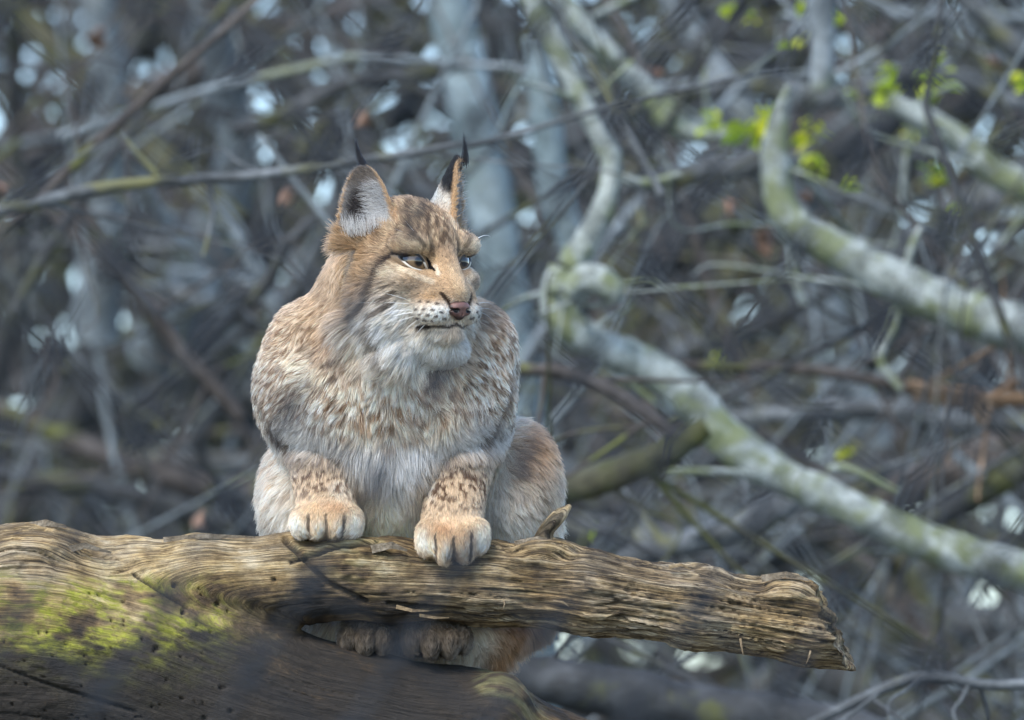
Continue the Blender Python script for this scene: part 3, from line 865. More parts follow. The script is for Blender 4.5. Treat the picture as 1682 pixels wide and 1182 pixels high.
    for pw in (PAW_L, PAW_R):
        ts = pw['toes']
        for a, b in zip(ts[:-1], ts[1:]):
            mx, my = (a[0][0] + b[0][0]) / 2, (a[0][1] + b[0][1]) / 2
            w = lay(w, (52, 44, 38), 0.85 * stroke_w(X, Y, [(mx, my - 14), (mx - 1, my + 30)], 2.6))  # shadows between the toes, painted into the coat
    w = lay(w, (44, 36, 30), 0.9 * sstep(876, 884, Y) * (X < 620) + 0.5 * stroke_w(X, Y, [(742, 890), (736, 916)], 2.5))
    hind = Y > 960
    w[hind] = (lin((86, 78, 68)) * (0.8 + 0.6 * sstep(-0.2, 0.4, n2[hind])[:, None]))  # shade below the log painted into the fur of the hind feet
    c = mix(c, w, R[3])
    # haunches
    a = np.tile(lin((212, 206, 196)), (len(p), 1))
    a = lay(a, (150, 122, 92), 0.5 * sstep(0.1, 0.4, n2) * (0.3 + 0.7 * np.clip(blob_w(X, Y, (890, 780), (60, 100)) + blob_w(X, Y, (430, 800), (40, 90)), 0, 1)))
    a = lay(a, (200, 160, 116), 1.0 * blob_w(X, Y, (895, 745), (52, 70)))
    a = lay(a, (200, 176, 144), 0.6 * blob_w(X, Y, (910, 850), (24, 60)))
    a = lay(a, (104, 90, 76), 0.85 * sstep(0.02, 0.3, n1) * blob_w(X, Y, (885, 805), (44, 60)))
    a = lay(a, (140, 104, 70), 0.8 * sstep(0.0, 0.35, n1) * blob_w(X, Y, (900, 750), (34, 60)))
    a = lay(a, (190, 158, 122), 0.8 * sstep(0.0, 0.4, n1) * blob_w(X, Y, (440, 800), (34, 70)))
    low = sstep(960, 1010, Y)
    a = lay(a, (168, 128, 88), 0.9 * low * sstep(800, 860, X + 0.5 * (Y - 1030)))
    c = mix(c, a, R[4])
    return c * (1 + 0.10 * n2[:, None])

def coat(p, paint=True):
    R = regions(p)
    if paint:
        c = mix(body_paint(p, R), head_paint(p), np.clip(R[1], 0, 1))
    else:
        c = np.zeros((len(p), 3))
    info = {'R': R, 'ear': np.zeros(len(p)), 'inside': np.zeros(len(p)), 't': np.zeros(len(p)), 'r': np.zeros(len(p)), 'k': np.zeros(len(p), int)}
    for k in range(2):
        e, ins, t, r = ear_paint(p, k)
        m = sstep(9, 3, d_ear(p, k)) * sstep(14, 30, ear_local(p, k)[:, 1])
        c = mix(c, e, m)
        s = m > 0.5
        for nme, v in (('ear', m), ('inside', ins), ('t', t), ('r', r)):
            info[nme] = np.where(s, v, info[nme])
        info['k'] = np.where(s, k, info['k'])
    g = c.mean(1, keepdims=True)
    c = c * 0.97 + g * 0.03
    return np.clip(c * (0.95 + 0.60 * g) * np.array([1.03, 1.0, 0.96]), 0, 0.9), info

# eyelid opening in the plane across each eye (side, up), nearer corner first
def almond(n):
    """outline of the lid opening, x toward the nose, y up, in pixels"""
    pts = np.array([(-25, 6), (-17, 10), (-6, 11), (5, 9.5), (13, 3.5), (19, -6), (25, -17), (16, -13.5), (5, -11.5), (-6, -8.5), (-16, -2.5)], float)
    pts = pts * np.array([0.82, 1.0])
    m = len(pts); out = []
    for t in np.linspace(0, m, n, endpoint=False):
        i = int(t); u = t - i
        a, b, c, d = (pts[(i + k) % m] for k in (-1, 0, 1, 2))
        out.append(0.5 * ((2 * b) + (c - a) * u + (2 * a - 5 * b + 4 * c - d) * u * u + (3 * b - a - 3 * c + d) * u ** 3))
    return np.array(out)
LID = almond(60)
def in_lid(x, y, grow):
    """inside the opening scaled about its middle (even-odd test)"""
    px, py = LID[:, 0] * grow, LID[:, 1] * grow
    c = np.zeros(x.shape, bool); j = len(px) - 1
    for i in range(len(px)):
        m = ((py[i] > y) != (py[j] > y)) & (x < (px[j] - px[i]) * (y - py[i]) / (py[j] - py[i] + 1e-12) + px[i])
        c ^= m; j = i
    return c

def build_lynx():
    V, Qd = lynx_surface()
    col, info = coat(V)
    N = vnormals(V, Qd)
    # bare dark skin round the eyes and in the mouth and ear
    eyemask = np.zeros(len(V))
    for e in EYE:
        h = (V - hq(*e)) @ eye_axes(e).T
        eyemask = np.maximum(eyemask, 1.0 * in_lid(h[:, 0], h[:, 2], 1.0) * (h[:, 1] > -35))
    col = lay(col, (24, 20, 20), eyemask)
    root = empty('lynx', tilt(q2v(Q(640, 1085, 40))))
    tag(root, 'spotted tawny lynx crouching on the log, head turned to one side', 'lynx')
    m, nt, b = newmat('lynx_skin')
    nt.links.new(attr(nt, 'coat').outputs['Color'], b.inputs['Base Color'])
    b.inputs['Roughness'].default_value = 0.9
    b.inputs['Specular IOR Level'].default_value = 0.1
    body = mesh_from('body', tilt(q2v(V)), Qd, m, root, attrs={'coat': ('FLOAT_COLOR', col * 0.75)})
    return root, V, Qd, N

lynx, LV, LQ, LN = build_lynx()

# eyes -------------------------------------------------------------------------
def build_eye(e):
    s = -1 if e[0] < 0 else 1
    c = hq(e[0], e[1] - 29, e[2])
    gaze = HF * 0.93 + HL * (0.22 * s if s < 0 else 0.10) + HU * 0.0
    gaze = gaze / np.linalg.norm(gaze)
    sd = np.cross(HU, gaze); sd /= np.linalg.norm(sd); up = np.cross(gaze, sd)
    vs, fs, cl = [], [], []
    nr, na = 28, 40
    for i in range(nr + 1):
        th = math.pi * 0.62 * i / nr
        rr = EYE_R * (1 + 0.035 * math.exp(-(th / 0.5) ** 2))
        for j in range(na):
            a = 2 * math.pi * j / na
            vs.append(c + rr * (math.cos(th) * gaze + math.sin(th) * (math.cos(a) * sd + math.sin(a) * up)))
            cl.append(th)
    for i in range(nr):
        for j in range(na):
            fs.append((i * na + j, i * na + na + j, i * na + na + (j + 1) % na, i * na + (j + 1) % na))
    th = np.array(cl)
    col = np.tile(lin((44, 32, 24)), (len(th), 1))
    col = lay(col, (118, 96, 70), sstep(0.24, 0.42, th) * sstep(0.86, 0.66, th) * 0.85)
    col = lay(col, (8, 7, 7), sstep(0.30, 0.22, th))
    col = lay(col, (22, 18, 16), sstep(0.80, 0.92, th))
    m = bpy.data.materials.get('eyeball')
    if m is None:
        m, nt, b = newmat('eyeball')
        nt.links.new(attr(nt, 'coat').outputs['Color'], b.inputs['Base Color'])
        b.inputs['Roughness'].default_value = 0.06
        b.inputs['Coat Weight'].default_value = 0.6
        b.inputs['Coat Roughness'].default_value = 0.03
    o = mesh_from('eye', tilt(q2v(np.array(vs))), np.array(fs), m, lynx, attrs={'coat': ('FLOAT_COLOR', col)})
    # lids: a rim round the almond opening that runs back under the fur
    n = len(LID)
    vs, cl = [], []
    rings = [(0.95, -1.5, 0), (0.98, 0.8, 0), (1.04, 1.3, 0.15), (1.26, 1.2, 0.9), (1.36, -0.8, 1.0), (1.7, -9.0, 1.0), (2.1, -20, 1.0)]
    fx, fwd, fu = eye_axes(e)
    for g, off, cc in rings:
        for j in range(n):
            x, y = LID[j]
            k = EYE_R
            rr = min(math.hypot(x, y), k * 0.985)
            zf = math.sqrt(k * k - rr * rr)
            vs.append(c + (x * g) * fx + (y * g) * fu + (zf + off) * fwd)
            low = (y < 0) and -18 < x < 22
            cl.append((1 if (low and cc > 0.1) else 0) if cc < 0.95 else 2)
    fs = []
    for i in range(len(rings) - 1):
        for j in range(n):
            fs.append((i * n + j, i * n + (j + 1) % n, i * n + n + (j + 1) % n, i * n + n + j))
    pal = np.array([lin((24, 20, 19)), lin((206, 198, 184)), lin((150, 126, 98))])
    ml = bpy.data.materials.get('eyelid')
    if ml is None:
        ml, nt, b = newmat('eyelid')
        nt.links.new(attr(nt, 'coat').outputs['Color'], b.inputs['Base Color'])
        b.inputs['Roughness'].default_value = 0.45
    lid = mesh_from('eyelid', tilt(q2v(np.array(vs))), np.array(fs), ml, lynx, attrs={'coat': ('FLOAT_COLOR', pal[np.array(cl)])})
for e in EYE: build_eye(e)

# nose -------------------------------------------------------------------------
def build_nose():
    c = hq(0, 127, -78)
    f = Field(c - 45, c + 45, 1.1)
    def he(off, r, k, cut=False): f.ell(hq(off[0], 127 + off[1], -78 + off[2]), r, k, HR, cut)
    he((0.0, 3.9, 3.9), (19.7, 12.8, 9.8), 3)
    he((-10.8, 5.9, -3.0), (10.8, 9.8, 8.9), 5); he((10.8, 5.9, -3.0), (10.8, 9.8, 8.9), 5)
    he((0.0, 4.9, -9.8), (8.9, 8.9, 8.9), 5)
    he((-11.8, 16.7, -3.0), (4.9, 7.8, 3.6), 2, True); he((11.8, 16.7, -3.0), (4.9, 7.8, 3.6), 2, True)
    he((-18.7, 9.8, -1.0), (5.9, 5.9, 2.0), 2, True); he((18.7, 9.8, -1.0), (5.9, 5.9, 2.0), 2, True)
    f.cap(hq(0, 140, -86), hq(0, 132, -100), 1.3, 1.6, 2, True)
    V, Qd = f.mesh(); V = relax(V, Qd, 2)
    h = (V - hq(0, 127, -78)) @ HR.T
    col = np.tile(lin((112, 80, 72)), (len(V), 1)) * (1 + 0.35 * pn(V / 1.6)[:, None])
    rim = sstep(9, 13, h[:, 2] + 0.12 * np.abs(h[:, 0])) + sstep(-9, -15, h[:, 2]) + sstep(16, 20, np.abs(h[:, 0]))
    col = lay(col, (34, 26, 26), 0.85 * rim)
    for s in (-1, 1):
        col = lay(col, (14, 10, 10), sstep(1.3, 0.8, np.sqrt(((h[:, 0] - s * 12) / 6.0) ** 2 + ((h[:, 2] + 3) / 4.2) ** 2)))
    m, nt, b = newmat('nose_skin')
    nt.links.new(attr(nt, 'coat').outputs['Color'], b.inputs['Base Color'])
    b.inputs['Roughness'].default_value = 0.42
    nt.links.new(bump(nt, noise(nt, None, 900, 2), 0.3, 0.001), b.inputs['Normal'])
    mesh_from('nose', tilt(q2v(V)), Qd, m, lynx, attrs={'coat': ('FLOAT_COLOR', np.clip(col, 0, 1))})
build_nose()

# fur --------------------------------------------------------------------------
def hair_object(name, P, rad, col, mat, parent):
    """P: n x k x 3 in lynx coordinates; rad: n x k in metres; col: n x 3 or n x k x 3"""
    n, k, _ = P.shape
    W = tilt(q2v(P)) - np.array(parent.location)
    hc = bpy.data.hair_curves.new(name)
    hc.add_curves([k] * n)
    hc.attributes['position'].data.foreach_set('vector', W.astype(np.float32).ravel())
    a = hc.attributes.get('radius') or hc.attributes.new('radius', 'FLOAT', 'POINT')
    a.data.foreach_set('value', rad.astype(np.float32).ravel())
    if col.ndim == 2: col = np.repeat(col[:, None, :], k, 1)
    a = hc.attributes.new('coat', 'FLOAT_COLOR', 'POINT')
    c4 = np.concatenate([np.clip(col, 0, 1), np.ones((n, k, 1))], 2)
    a.data.foreach_set('color', c4.astype(np.float32).ravel())
    hc.materials.append(mat)
    o = bpy.data.objects.new(name, hc)
    return link(o, parent)

def fur_material():
    m = bpy.data.materials.new('fur'); m.use_nodes = True
    nt = m.node_tree
    nt.nodes.remove(nt.nodes['Principled BSDF'])
    out = nt.nodes['Material Output']
    h = nn(nt, 'ShaderNodeBsdfHairPrincipled')
    h.parametrization = 'COLOR'
    nt.links.new(attr(nt, 'coat').outputs['Color'], h.inputs['Color'])
    h.inputs['Roughness'].default_value = 0.45
    h.inputs['Radial Roughness'].default_value = 0.6
    d = nn(nt, 'ShaderNodeBsdfDiffuse')
    nt.links.new(attr(nt, 'coat').outputs['Color'], d.inputs['Color'])
    mx = nn(nt, 'ShaderNodeMixShader'); mx.inputs[0].default_value = 0.6
    nt.links.new(h.outputs[0], mx.inputs[1]); nt.links.new(d.outputs[0], mx.inputs[2])
    nt.links.new(mx.outputs[0], out.inputs['Surface'])
    return m
M_FUR = fur_material()

def build_fur(NH=370000):
    r = np.random.default_rng(11)
    T = np.concatenate([LQ[:, [0, 1, 2]], LQ[:, [0, 2, 3]]])
    A = LV[T]
    ar = 0.5 * np.linalg.norm(np.cross(A[:, 1] - A[:, 0], A[:, 2] - A[:, 0]), axis=1)
    cen = A.mean(1)
    hd = (cen - HC) @ HR.T
    facew = np.exp(-(((hd[:, 0]) / 95) ** 2 + ((hd[:, 1] - 60) / 90) ** 2 + ((hd[:, 2] + 20) / 110) ** 2))
    nrm = LN[T].mean(1)
    vis = np.where(nrm[:, 1] > 0.35, 0.30, 1.0) * np.where(cen[:, 1] > 260, 0.35, 1.0)
    dens = vis * (1 + 2.2 * facew) * np.where(cen[:, 2] > -400, 1.3, 1.0)
    paw = np.zeros(len(cen))
    for pw in (PAW_L, PAW_R):
        c0 = np.array(E(*pw['base'][0])); paw = np.maximum(paw, np.exp(-((cen - c0) ** 2).sum(1) / 70 ** 2))
    dens = dens * (1 + 1.2 * paw)
    pr = ar * dens; pr /= pr.sum()
    ti = r.choice(len(T), NH, p=pr)
    u, v = r.random(NH), r.random(NH)
    f = u + v > 1; u[f] = 1 - u[f]; v[f] = 1 - v[f]
    w = np.stack([1 - u - v, u, v], 1)
    root = (A[ti] * w[:, :, None]).sum(1)
    N = (LN[T[ti]] * w[:, :, None]).sum(1); N /= np.linalg.norm(N, axis=1)[:, None]
    X, Y, D = root[:, 0], -root[:, 2], root[:, 1]
    h = (root - HC) @ HR.T
    _, info = coat(root, False)
    R = info['R']
    ear = info['ear'] > 0.5
    # lengths in photo pixels
    L = np.full(NH, 22.0)
    L = L + 14 * blob_w(X, Y, (640, 745), (190, 45)) + 26 * blob_w(X, Y, (645, 790), (80, 40))
    L = np.where(Y > 950, 24, L)
    nose = np.array([0, 120, -60.0])
    dn = np.linalg.norm(h - nose, axis=1)
    Lh = 4 + 18 * sstep(40, 190, dn)
    Lh = Lh + 34 * sstep(-20, -90, h[:, 2]) * sstep(85, 30, h[:, 1]) + 10 * sstep(20, -60, h[:, 1])
    Lh = np.where((h[:, 2] < -112) & (h[:, 1] > 60), 16, Lh)
    eyed = np.full(NH, 1e9)
    for e in EYE:
        q = (root - hq(*e)) @ HR.T
        eyed = np.minimum(eyed, np.hypot(q[:, 0] / 1.25, q[:, 2]))
    Lh = Lh * (0.35 + 0.65 * sstep(10, 40, eyed))
    Ls = np.stack([L, Lh, np.full(NH, 11.0), np.where(Y > 960, 12.0, 12.0), np.full(NH, 34.0)])
    L = (Ls * R).sum(0)
    Le = np.where(info['inside'] > 0.5, 8.0, 6.0)
    L = np.where(ear, Le, L)
    L = L * r.uniform(0.5, 1.2, NH)
    # flow
    F = np.zeros((NH, 3))
    F += R[0][:, None] * np.stack([(X - 640) / 190 * 0.8, 0.25 + 0 * X, -np.ones(NH)], 1)
    F += R[4][:, None] * np.stack([(X - 660) / 300, 0.5 + 0 * X, -np.ones(NH)], 1)
    F += R[2][:, None] * np.stack([(X - 640) * 0.001, -0.2 + 0 * X, -np.ones(NH)], 1)
    pd = np.stack([0.15 * np.sign(X - 640), -0.7 + 0 * X, -np.ones(NH)], 1)
    F += R[3][:, None] * pd
    hv = h - np.array([0, 138, -55.0]); hv /= np.linalg.norm(hv, axis=1)[:, None]
    hv[:, 2] -= 0.55 * sstep(0, -70, h[:, 2]); hv[:, 0] *= 1.15
    hv[:, 1] -= 0.25
    F += R[1][:, None] * (hv @ HR)
    for k in range(2):
        b, RR = EARS[k]
        s = ear & (info['k'] == k)
        inside = info['inside'][s] > 0.5
        d = np.tile(RR[1], (s.sum(), 1)) + 0.25 * np.sign(info['r'][s])[:, None] * RR[0]
        di = (-1.0 if k == 0 else -0.6) * RR[0] * 0.9 + RR[1] * 0.7 + RR[2] * 0.5
        d[inside] = di
        F[s] = d
    wob = np.stack([pn(root / 34 + 1), pn(root / 34 + 21), pn(root / 34 + 41)], 1) * 0.70 + \
          np.stack([pn(root / 12 + 5), pn(root / 12 + 25), pn(root / 12 + 45)], 1) * 0.45
    F = F / (np.linalg.norm(F, axis=1)[:, None] + 1e-9) + wob * np.where(ear, 0.5, 1.0)[:, None] * (0.35 + 0.65 * sstep(4, 22, L))[:, None]
    T3 = F - N * (F * N).sum(1)[:, None]
    T3 /= np.linalg.norm(T3, axis=1)[:, None] + 1e-9
    lift = np.where(ear, 0.35, 0.42 + 0.15 * R[0] + 0.22 * R[4] - 0.10 * R[1] + 0.25 * R[1] * sstep(-20, -90, h[:, 2]))[:, None] * r.uniform(0.6, 1.4, (NH, 1))
    d0 = T3 + N * lift + r.normal(0, 0.16, (NH, 3))
    d0 /= np.linalg.norm(d0, axis=1)[:, None]
    d1 = T3 + N * lift * 0.25 + np.array([0, 0, -0.35]) * sstep(15, 40, L)[:, None] + r.normal(0, 0.10, (NH, 3))
    d1 /= np.linalg.norm(d1, axis=1)[:, None]
    ts = np.array([0, 0.3, 0.62, 1.0])
    P = root[:, None, :] + L[:, None, None] * (d0[:, None, :] * (ts - 0.5 * ts ** 2)[None, :, None] + d1[:, None, :] * (0.5 * ts ** 2)[None, :, None])
    # tufts
    nc = NH // 13
    kd = KDTree(nc)
    for i in range(nc): kd.insert(root[i], i)
    kd.balance()
    near = np.array([kd.find(p)[1] for p in root])
    cl = np.clip(0.12 + 0.5 * sstep(6, 26, L), 0, 0.66)
    cl = cl * np.where((root * 0 + 1)[:, 0] > 0, r.uniform(0.1, 1.1, NH), 1)
    dl = np.linalg.norm(root - root[near], axis=1)
    cl = cl * sstep(26, 12, dl)
    tp = (ts ** 1.3)[None, :, None] * cl[:, None, None]
    P = P + tp * (P[near] - P) * np.array([1, 1, 1])
    # colour where the hair shows, per-hair and per-tuft variation, pale tips
    mid = root + (P[:, 3] - root) * (np.where(ear, 0.0, 0.75) * sstep(8, 24, L))[:, None]
    c, _ = coat(mid)
    # keep the markings painted in the plane of the coat, not in the air above it
    tuft = r.normal(1, 0.10, nc)[near]
    c = c * (r.normal(1, 0.17 + 0.10 * R[1], NH) * tuft)[:, None]
    c = np.clip(c, 0.006, 0.92)
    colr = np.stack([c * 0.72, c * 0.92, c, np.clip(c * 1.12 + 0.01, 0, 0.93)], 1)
    rad = np.array([0.30, 0.30, 0.23, 0.05])[None, :] * (0.75 + 0.35 * sstep(5, 30, L))[:, None] / 1000.0
    # bare: eye openings, mouth slit, nose leather
    keep = np.ones(NH, bool)
    for e in EYE:
        q = (root - hq(*e)) @ eye_axes(e).T
        keep &= ~(in_lid(q[:, 0], q[:, 2], 1.02) & (q[:, 1] > -35))
    q = h - np.array([0, 134, -79]); keep &= ~((np.hypot(q[:, 0] / 23, q[:, 2] / 16) < 1) & (q[:, 1] > -22))
    print('hairs', keep.sum())
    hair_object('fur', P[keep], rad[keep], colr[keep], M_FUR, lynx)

def wisps(name, starts, ctrl, rad_mm, col, mat, taper=0.1, k=7):
    """single long hairs: start -> control -> end (lynx coordinates)"""
    n = len(starts); S = np.array(starts, float); C = np.array(ctrl, float)
    t = np.linspace(0, 1, k)[None, :, None]
    P = (1 - t) ** 2 * S[:, None] + 2 * t * (1 - t) * C[:, 0][:, None] + t * t * C[:, 1][:, None]
    rad = rad_mm / 1000 * (1 - (1 - taper) * np.linspace(0, 1, k))[None, :] * np.ones((n, 1))
    return hair_object(name, P, rad, np.tile(np.array(col)[None, :], (n, 1)) if np.ndim(col) == 1 else col, mat, lynx)

def build_whiskers():
    r = np.random.default_rng(2)
    S, C = [], []
    for (a, m, b) in (((700, 503), (640, 494), (565, 500)), ((696, 508), (630, 512), (585, 522)), ((702, 512), (655, 515), (612, 528)), ((694, 516), (650, 530), (600, 545)),
                      ((700, 520), (672, 532), (655, 560)), ((706, 524), (690, 530), (676, 545)), ((690, 500), (640, 480), (590, 476)), ((710, 522), (700, 535), (680, 552)),
                      ((686, 512), (640, 520), (596, 534)), ((715, 518), (690, 540), (668, 572))):
        S.append((a[0], -128, -a[1])); C.append(((m[0], -150, -m[1]), (b[0], -110, -b[1])))
    for (a, m, b) in (((782, 500), (805, 492), (815, 506)), ((784, 508), (806, 502), (822, 520)), ((780, 512), (800, 512), (812, 530)), ((786, 392), (800, 384), (806, 390))):
        S.append((a[0], -95, -a[1])); C.append(((m[0], -80, -m[1]), (b[0], -60, -b[1])))
    for (a, m, b) in (((690, 402), (675, 385), (650, 378)), ((694, 402), (682, 380), (668, 366))):
        S.append((a[0], -118, -a[1])); C.append(((m[0], -135, -m[1]), (b[0], -130, -b[1])))
    wisps('whiskers', S, C, 0.55, (0.86, 0.86, 0.84), M_FUR)

def build_tufts():
    r = np.random.default_rng(6)
    for k, (tip, bend, end) in enumerate(((( 598, -24, -272), (585, -20, -252), (584, -22, -226)), ((764, 14, -266), (765, 12, -245), (762, 10, -220)))):
        S, C = [], []
        for _ in range(130):
            j = r.normal(0, 1, 3); g = r.random()
            s = np.array(tip) + j * (2.4, 1.5, 4) ; e = np.array(end) + r.normal(0, 1, 3) * (1.8, 1.5, 3) + (np.array(tip) - np.array(end)) * (0.6 * g * g)
            S.append(s); C.append((np.array(bend) + j * (2.4, 1.5, 3), e))
        wisps('ear_tuft', S, C, 0.26, (0.015, 0.014, 0.016), M_FUR)
    # pale hair standing inside the near ear, and at the far one
    S, C, K = [], [], []
    b, RR = EARS[0]
    for _ in range(620):
        t = r.uniform(0.12, 0.74); rr = r.uniform(0.10, 0.88) 
        W = float(ear_halfwidth(np.array(t * EAR_H[0]), 0))
        s = b + RR[0] * rr * W + RR[1] * t * EAR_H[0] + RR[2] * (27 * (1 - t) * rr * rr - 9)
        L = r.uniform(14, 34) * (1 - 0.4 * t)
        d = -RR[0] * r.uniform(0.5, 1.0) + RR[1] * r.uniform(-0.1, 0.9)
        d /= np.linalg.norm(d)
        S.append(s); C.append((s + d * L * 0.5 + RR[2] * r.uniform(4, 10), s + d * L + RR[2] * r.uniform(1, 6) - RR[1] * 3))
        g = r.uniform(0.28, 0.68); K.append((g, g, g * 0.98))
    for _ in range(350):      # base of the ear, combed upward
        x = r.uniform(-40, 36)
        s = b + RR[0] * x + RR[1] * r.uniform(8, 24) + RR[2] * r.uniform(2, 12)
        d = RR[1] + RR[0] * r.normal(0, 0.25)
        L = r.uniform(16, 34)
        S.append(s); C.append((s + d * L * .5 + RR[2] * 5, s + d * L + RR[2] * 4))
        g = r.uniform(0.4, 0.8); K.append((g, g * .98, g * 0.94))
    b, RR = EARS[1]
    for _ in range(700):
        t = r.uniform(0.05, 0.75); rr = r.uniform(-0.3, 0.9)
        W = float(ear_halfwidth(np.array(t * EAR_H[1]), 1))
        s = b + RR[0] * rr * W + RR[1] * t * EAR_H[1] + RR[2] * (66 * (1 - t) * rr * rr - 9)
        d = RR[2] * 0.8 + RR[1] * r.uniform(0.3, 1.2) + RR[0] * r.normal(0, 0.3)
        d /= np.linalg.norm(d); L = r.uniform(12, 26) * (1 - 0.5 * t)
        S.append(s); C.append((s + d * L * .5, s + d * L))
        g = r.uniform(0.45, 0.85); K.append((g, g, g))
    wisps('ear_hair', S, C, 0.28, np.array(K), M_FUR, k=5)
build_fur()
build_whiskers()
build_tufts()

# ------------------------------------------------------------------ background: limbs, twigs, leaves, bank, thicket
def smooth_path(P, n):
    P = np.asarray(P, float)
    Pe = np.vstack([2 * P[0] - P[1], P, 2 * P[-1] - P[-2]])
    out = []
    seg = len(P) - 1
    for t in np.linspace(0, seg - 1e-6, n):
        i = int(t); u = t - i
        a, b, c, d = Pe[i], Pe[i + 1], Pe[i + 2], Pe[i + 3]
        out.append(0.5 * ((2 * b) + (c - a) * u + (2 * a - 5 * b + 4 * c - d) * u * u + (3 * b - a - 3 * c + d) * u ** 3))
    return np.array(out)
def tube_mesh(path, rad, sides, rough=0.12, seed=0, fscale=None):
    """path n x 3 in the frame (metres), rad n; returns verts, quads"""
    n = len(path)
    T = np.gradient(path, axis=0); T /= np.linalg.norm(T, axis=1)[:, None] + 1e-12
    ref = np.array([0.31, 0.9, 0.3]); ref /= np.linalg.norm(ref)
    U = np.cross(T, ref); U /= np.linalg.norm(U, axis=1)[:, None] + 1e-12
    W = np.cross(T, U)
    a = np.linspace(0, 2 * np.pi, sides, endpoint=False)
    ring = np.cos(a)[None, :, None] * U[:, None] + np.sin(a)[None, :, None] * W[:, None]
    r = rad[:, None] * np.ones((1, sides))
    if rough > 0:
        k = fscale or 1.2 / max(rad.mean(), 1e-4)
        q = path[:, None] + ring * rad[:, None, None]
        r = r * (1 + rough * pn(q.reshape(-1, 3) * k + seed).reshape(n, sides) + rough * 0.8 * pn(q.reshape(-1, 3) * k * 0.3 + seed + 9).reshape(n, sides))
    V = (path[:, None] + ring * r[..., None]).reshape(-1, 3)
    i = np.arange(n - 1)[:, None]; j = np.arange(sides)[None, :]; j2 = (j + 1) % sides
    Fq = np.stack([i * sides + j, i * sides + j2, (i + 1) * sides + j2, (i + 1) * sides + j], -1).reshape(-1, 4)
    return V, Fq
def limb_path(pts, y=None):
    P, R = [], []
    for p in pts:
        d = p[3] if len(p) > 3 else y
        P.append(spot(p[0], p[1], d)); R.append(p[2] / SC * (DIST + d) / DIST)
    return np.array(P), np.array(R)

M_PALE = mat_bark('pale_bark', ((0.11, 0.128, 0.112), (0.26, 0.298, 0.28), (0.44, 0.49, 0.475)), 0.50, 2.4, (0.14, 0.165, 0.085))
M_GREY = mat_bark('grey_bark', ((0.036, 0.041, 0.045), (0.085, 0.096, 0.102), (0.20, 0.222, 0.235)), 0.2, 1.2, (0.12, 0.12, 0.05))
M_BLUE = mat_bark('smooth_grey_bark', ((0.11, 0.135, 0.148), (0.18, 0.215, 0.232), (0.27, 0.315, 0.338)), 0.1, 0.8, (0.16, 0.18, 0.12))
M_SLIM = mat_bark('blue_grey_bark', ((0.12, 0.17, 0.185), (0.19, 0.25, 0.27), (0.26, 0.33, 0.355)), 0.1, 0.8, (0.20, 0.25, 0.22))
M_DARK = mat_bark('dark_bark', ((0.014, 0.017, 0.019), (0.032, 0.036, 0.039), (0.07, 0.076, 0.08)), 0.25, 1.2, (0.06, 0.065, 0.02))  # near-black, faintly blue bark
M_MOSSY = mat_bark('mossy_bark', ((0.04, 0.037, 0.025), (0.07, 0.067, 0.038), (0.11, 0.105, 0.06)), 0.6, 1.2, (0.06, 0.064, 0.016))
M_BROWN = mat_bark('brown_bark', ((0.03, 0.025, 0.022), (0.066, 0.057, 0.051), (0.135, 0.122, 0.114)), 0.15, 1.2)
M_RUST = mat_bark('torn_orange_wood', ((0.10, 0.06, 0.035), (0.22, 0.14, 0.08), (0.34, 0.24, 0.16)), 0.0, 1.5)

def ground_anchor(p):
    return tilt(p)
def hash_name(t):
    return sum((i + 1) * ord(c) for i, c in enumerate(t))
def branch(name, label, cat, pts, y, mat, twigs=(), sides=18, group=None, seed=0, rough=0.13, shoots=5):
    """one limb: bark along photo places (px, py, radius px[, y]), side shoots as parts"""
    y = y * 1.08
    P, R = limb_path(pts, y)
    n = max(12, 9 * len(pts))
    path = smooth_path(P, n); rad = smooth_path(np.stack([R, R, R], 1), n)[:, 0]
    root = empty(name, tilt(P[-1]))
    tag(root, label, cat, group)
    V, Fq = tube_mesh(path, np.maximum(rad, 0.001), sides, rough, seed + 1)
    # close both ends
    nv = len(V)
    faces = [tuple(f) for f in Fq.tolist()] + [tuple(range(sides))[::-1], tuple(range(nv - sides, nv))]
    mesh_from('stem', tilt(V), faces, mat, root)
    r = random.Random(hash_name(label))
    for k in range(shoots):                                   # bare side shoots
        i0 = r.randrange(2, n - 2); base = path[i0]
        d = np.array([r.gauss(0, 1), r.gauss(0, 0.5), r.gauss(0, 1)]); d /= np.linalg.norm(d)
        L = r.uniform(0.12, 0.5); w0 = min(rad[i0] * 0.4, r.uniform(0.004, 0.009))
        bd = np.array([r.gauss(0, 1), r.gauss(0, 1), r.gauss(0, 1)]) * 0.25 * L
        q = smooth_path(np.array([base, base + d * L * 0.4 + bd * 0.5, base + d * L * 0.75 + bd, base + d * L + bd * 0.6]), 14)
        tv, tf = tube_mesh(q, np.linspace(w0, 0.0012, 14), 7, 0.12, k)
        mesh_from('side_shoot', tilt(tv), tf, mat, root)
    for tw in twigs:
        tp, trd = limb_path(tw, y)
        tpath = smooth_path(tp, 6 * len(tw)); tr = smooth_path(np.stack([trd] * 3, 1), 6 * len(tw))[:, 0]
        tv, tf = tube_mesh(tpath, np.maximum(tr, 0.0006), 8, 0.1, seed + 3)
        mesh_from('side_shoot', tilt(tv), tf, mat, root)
    return root

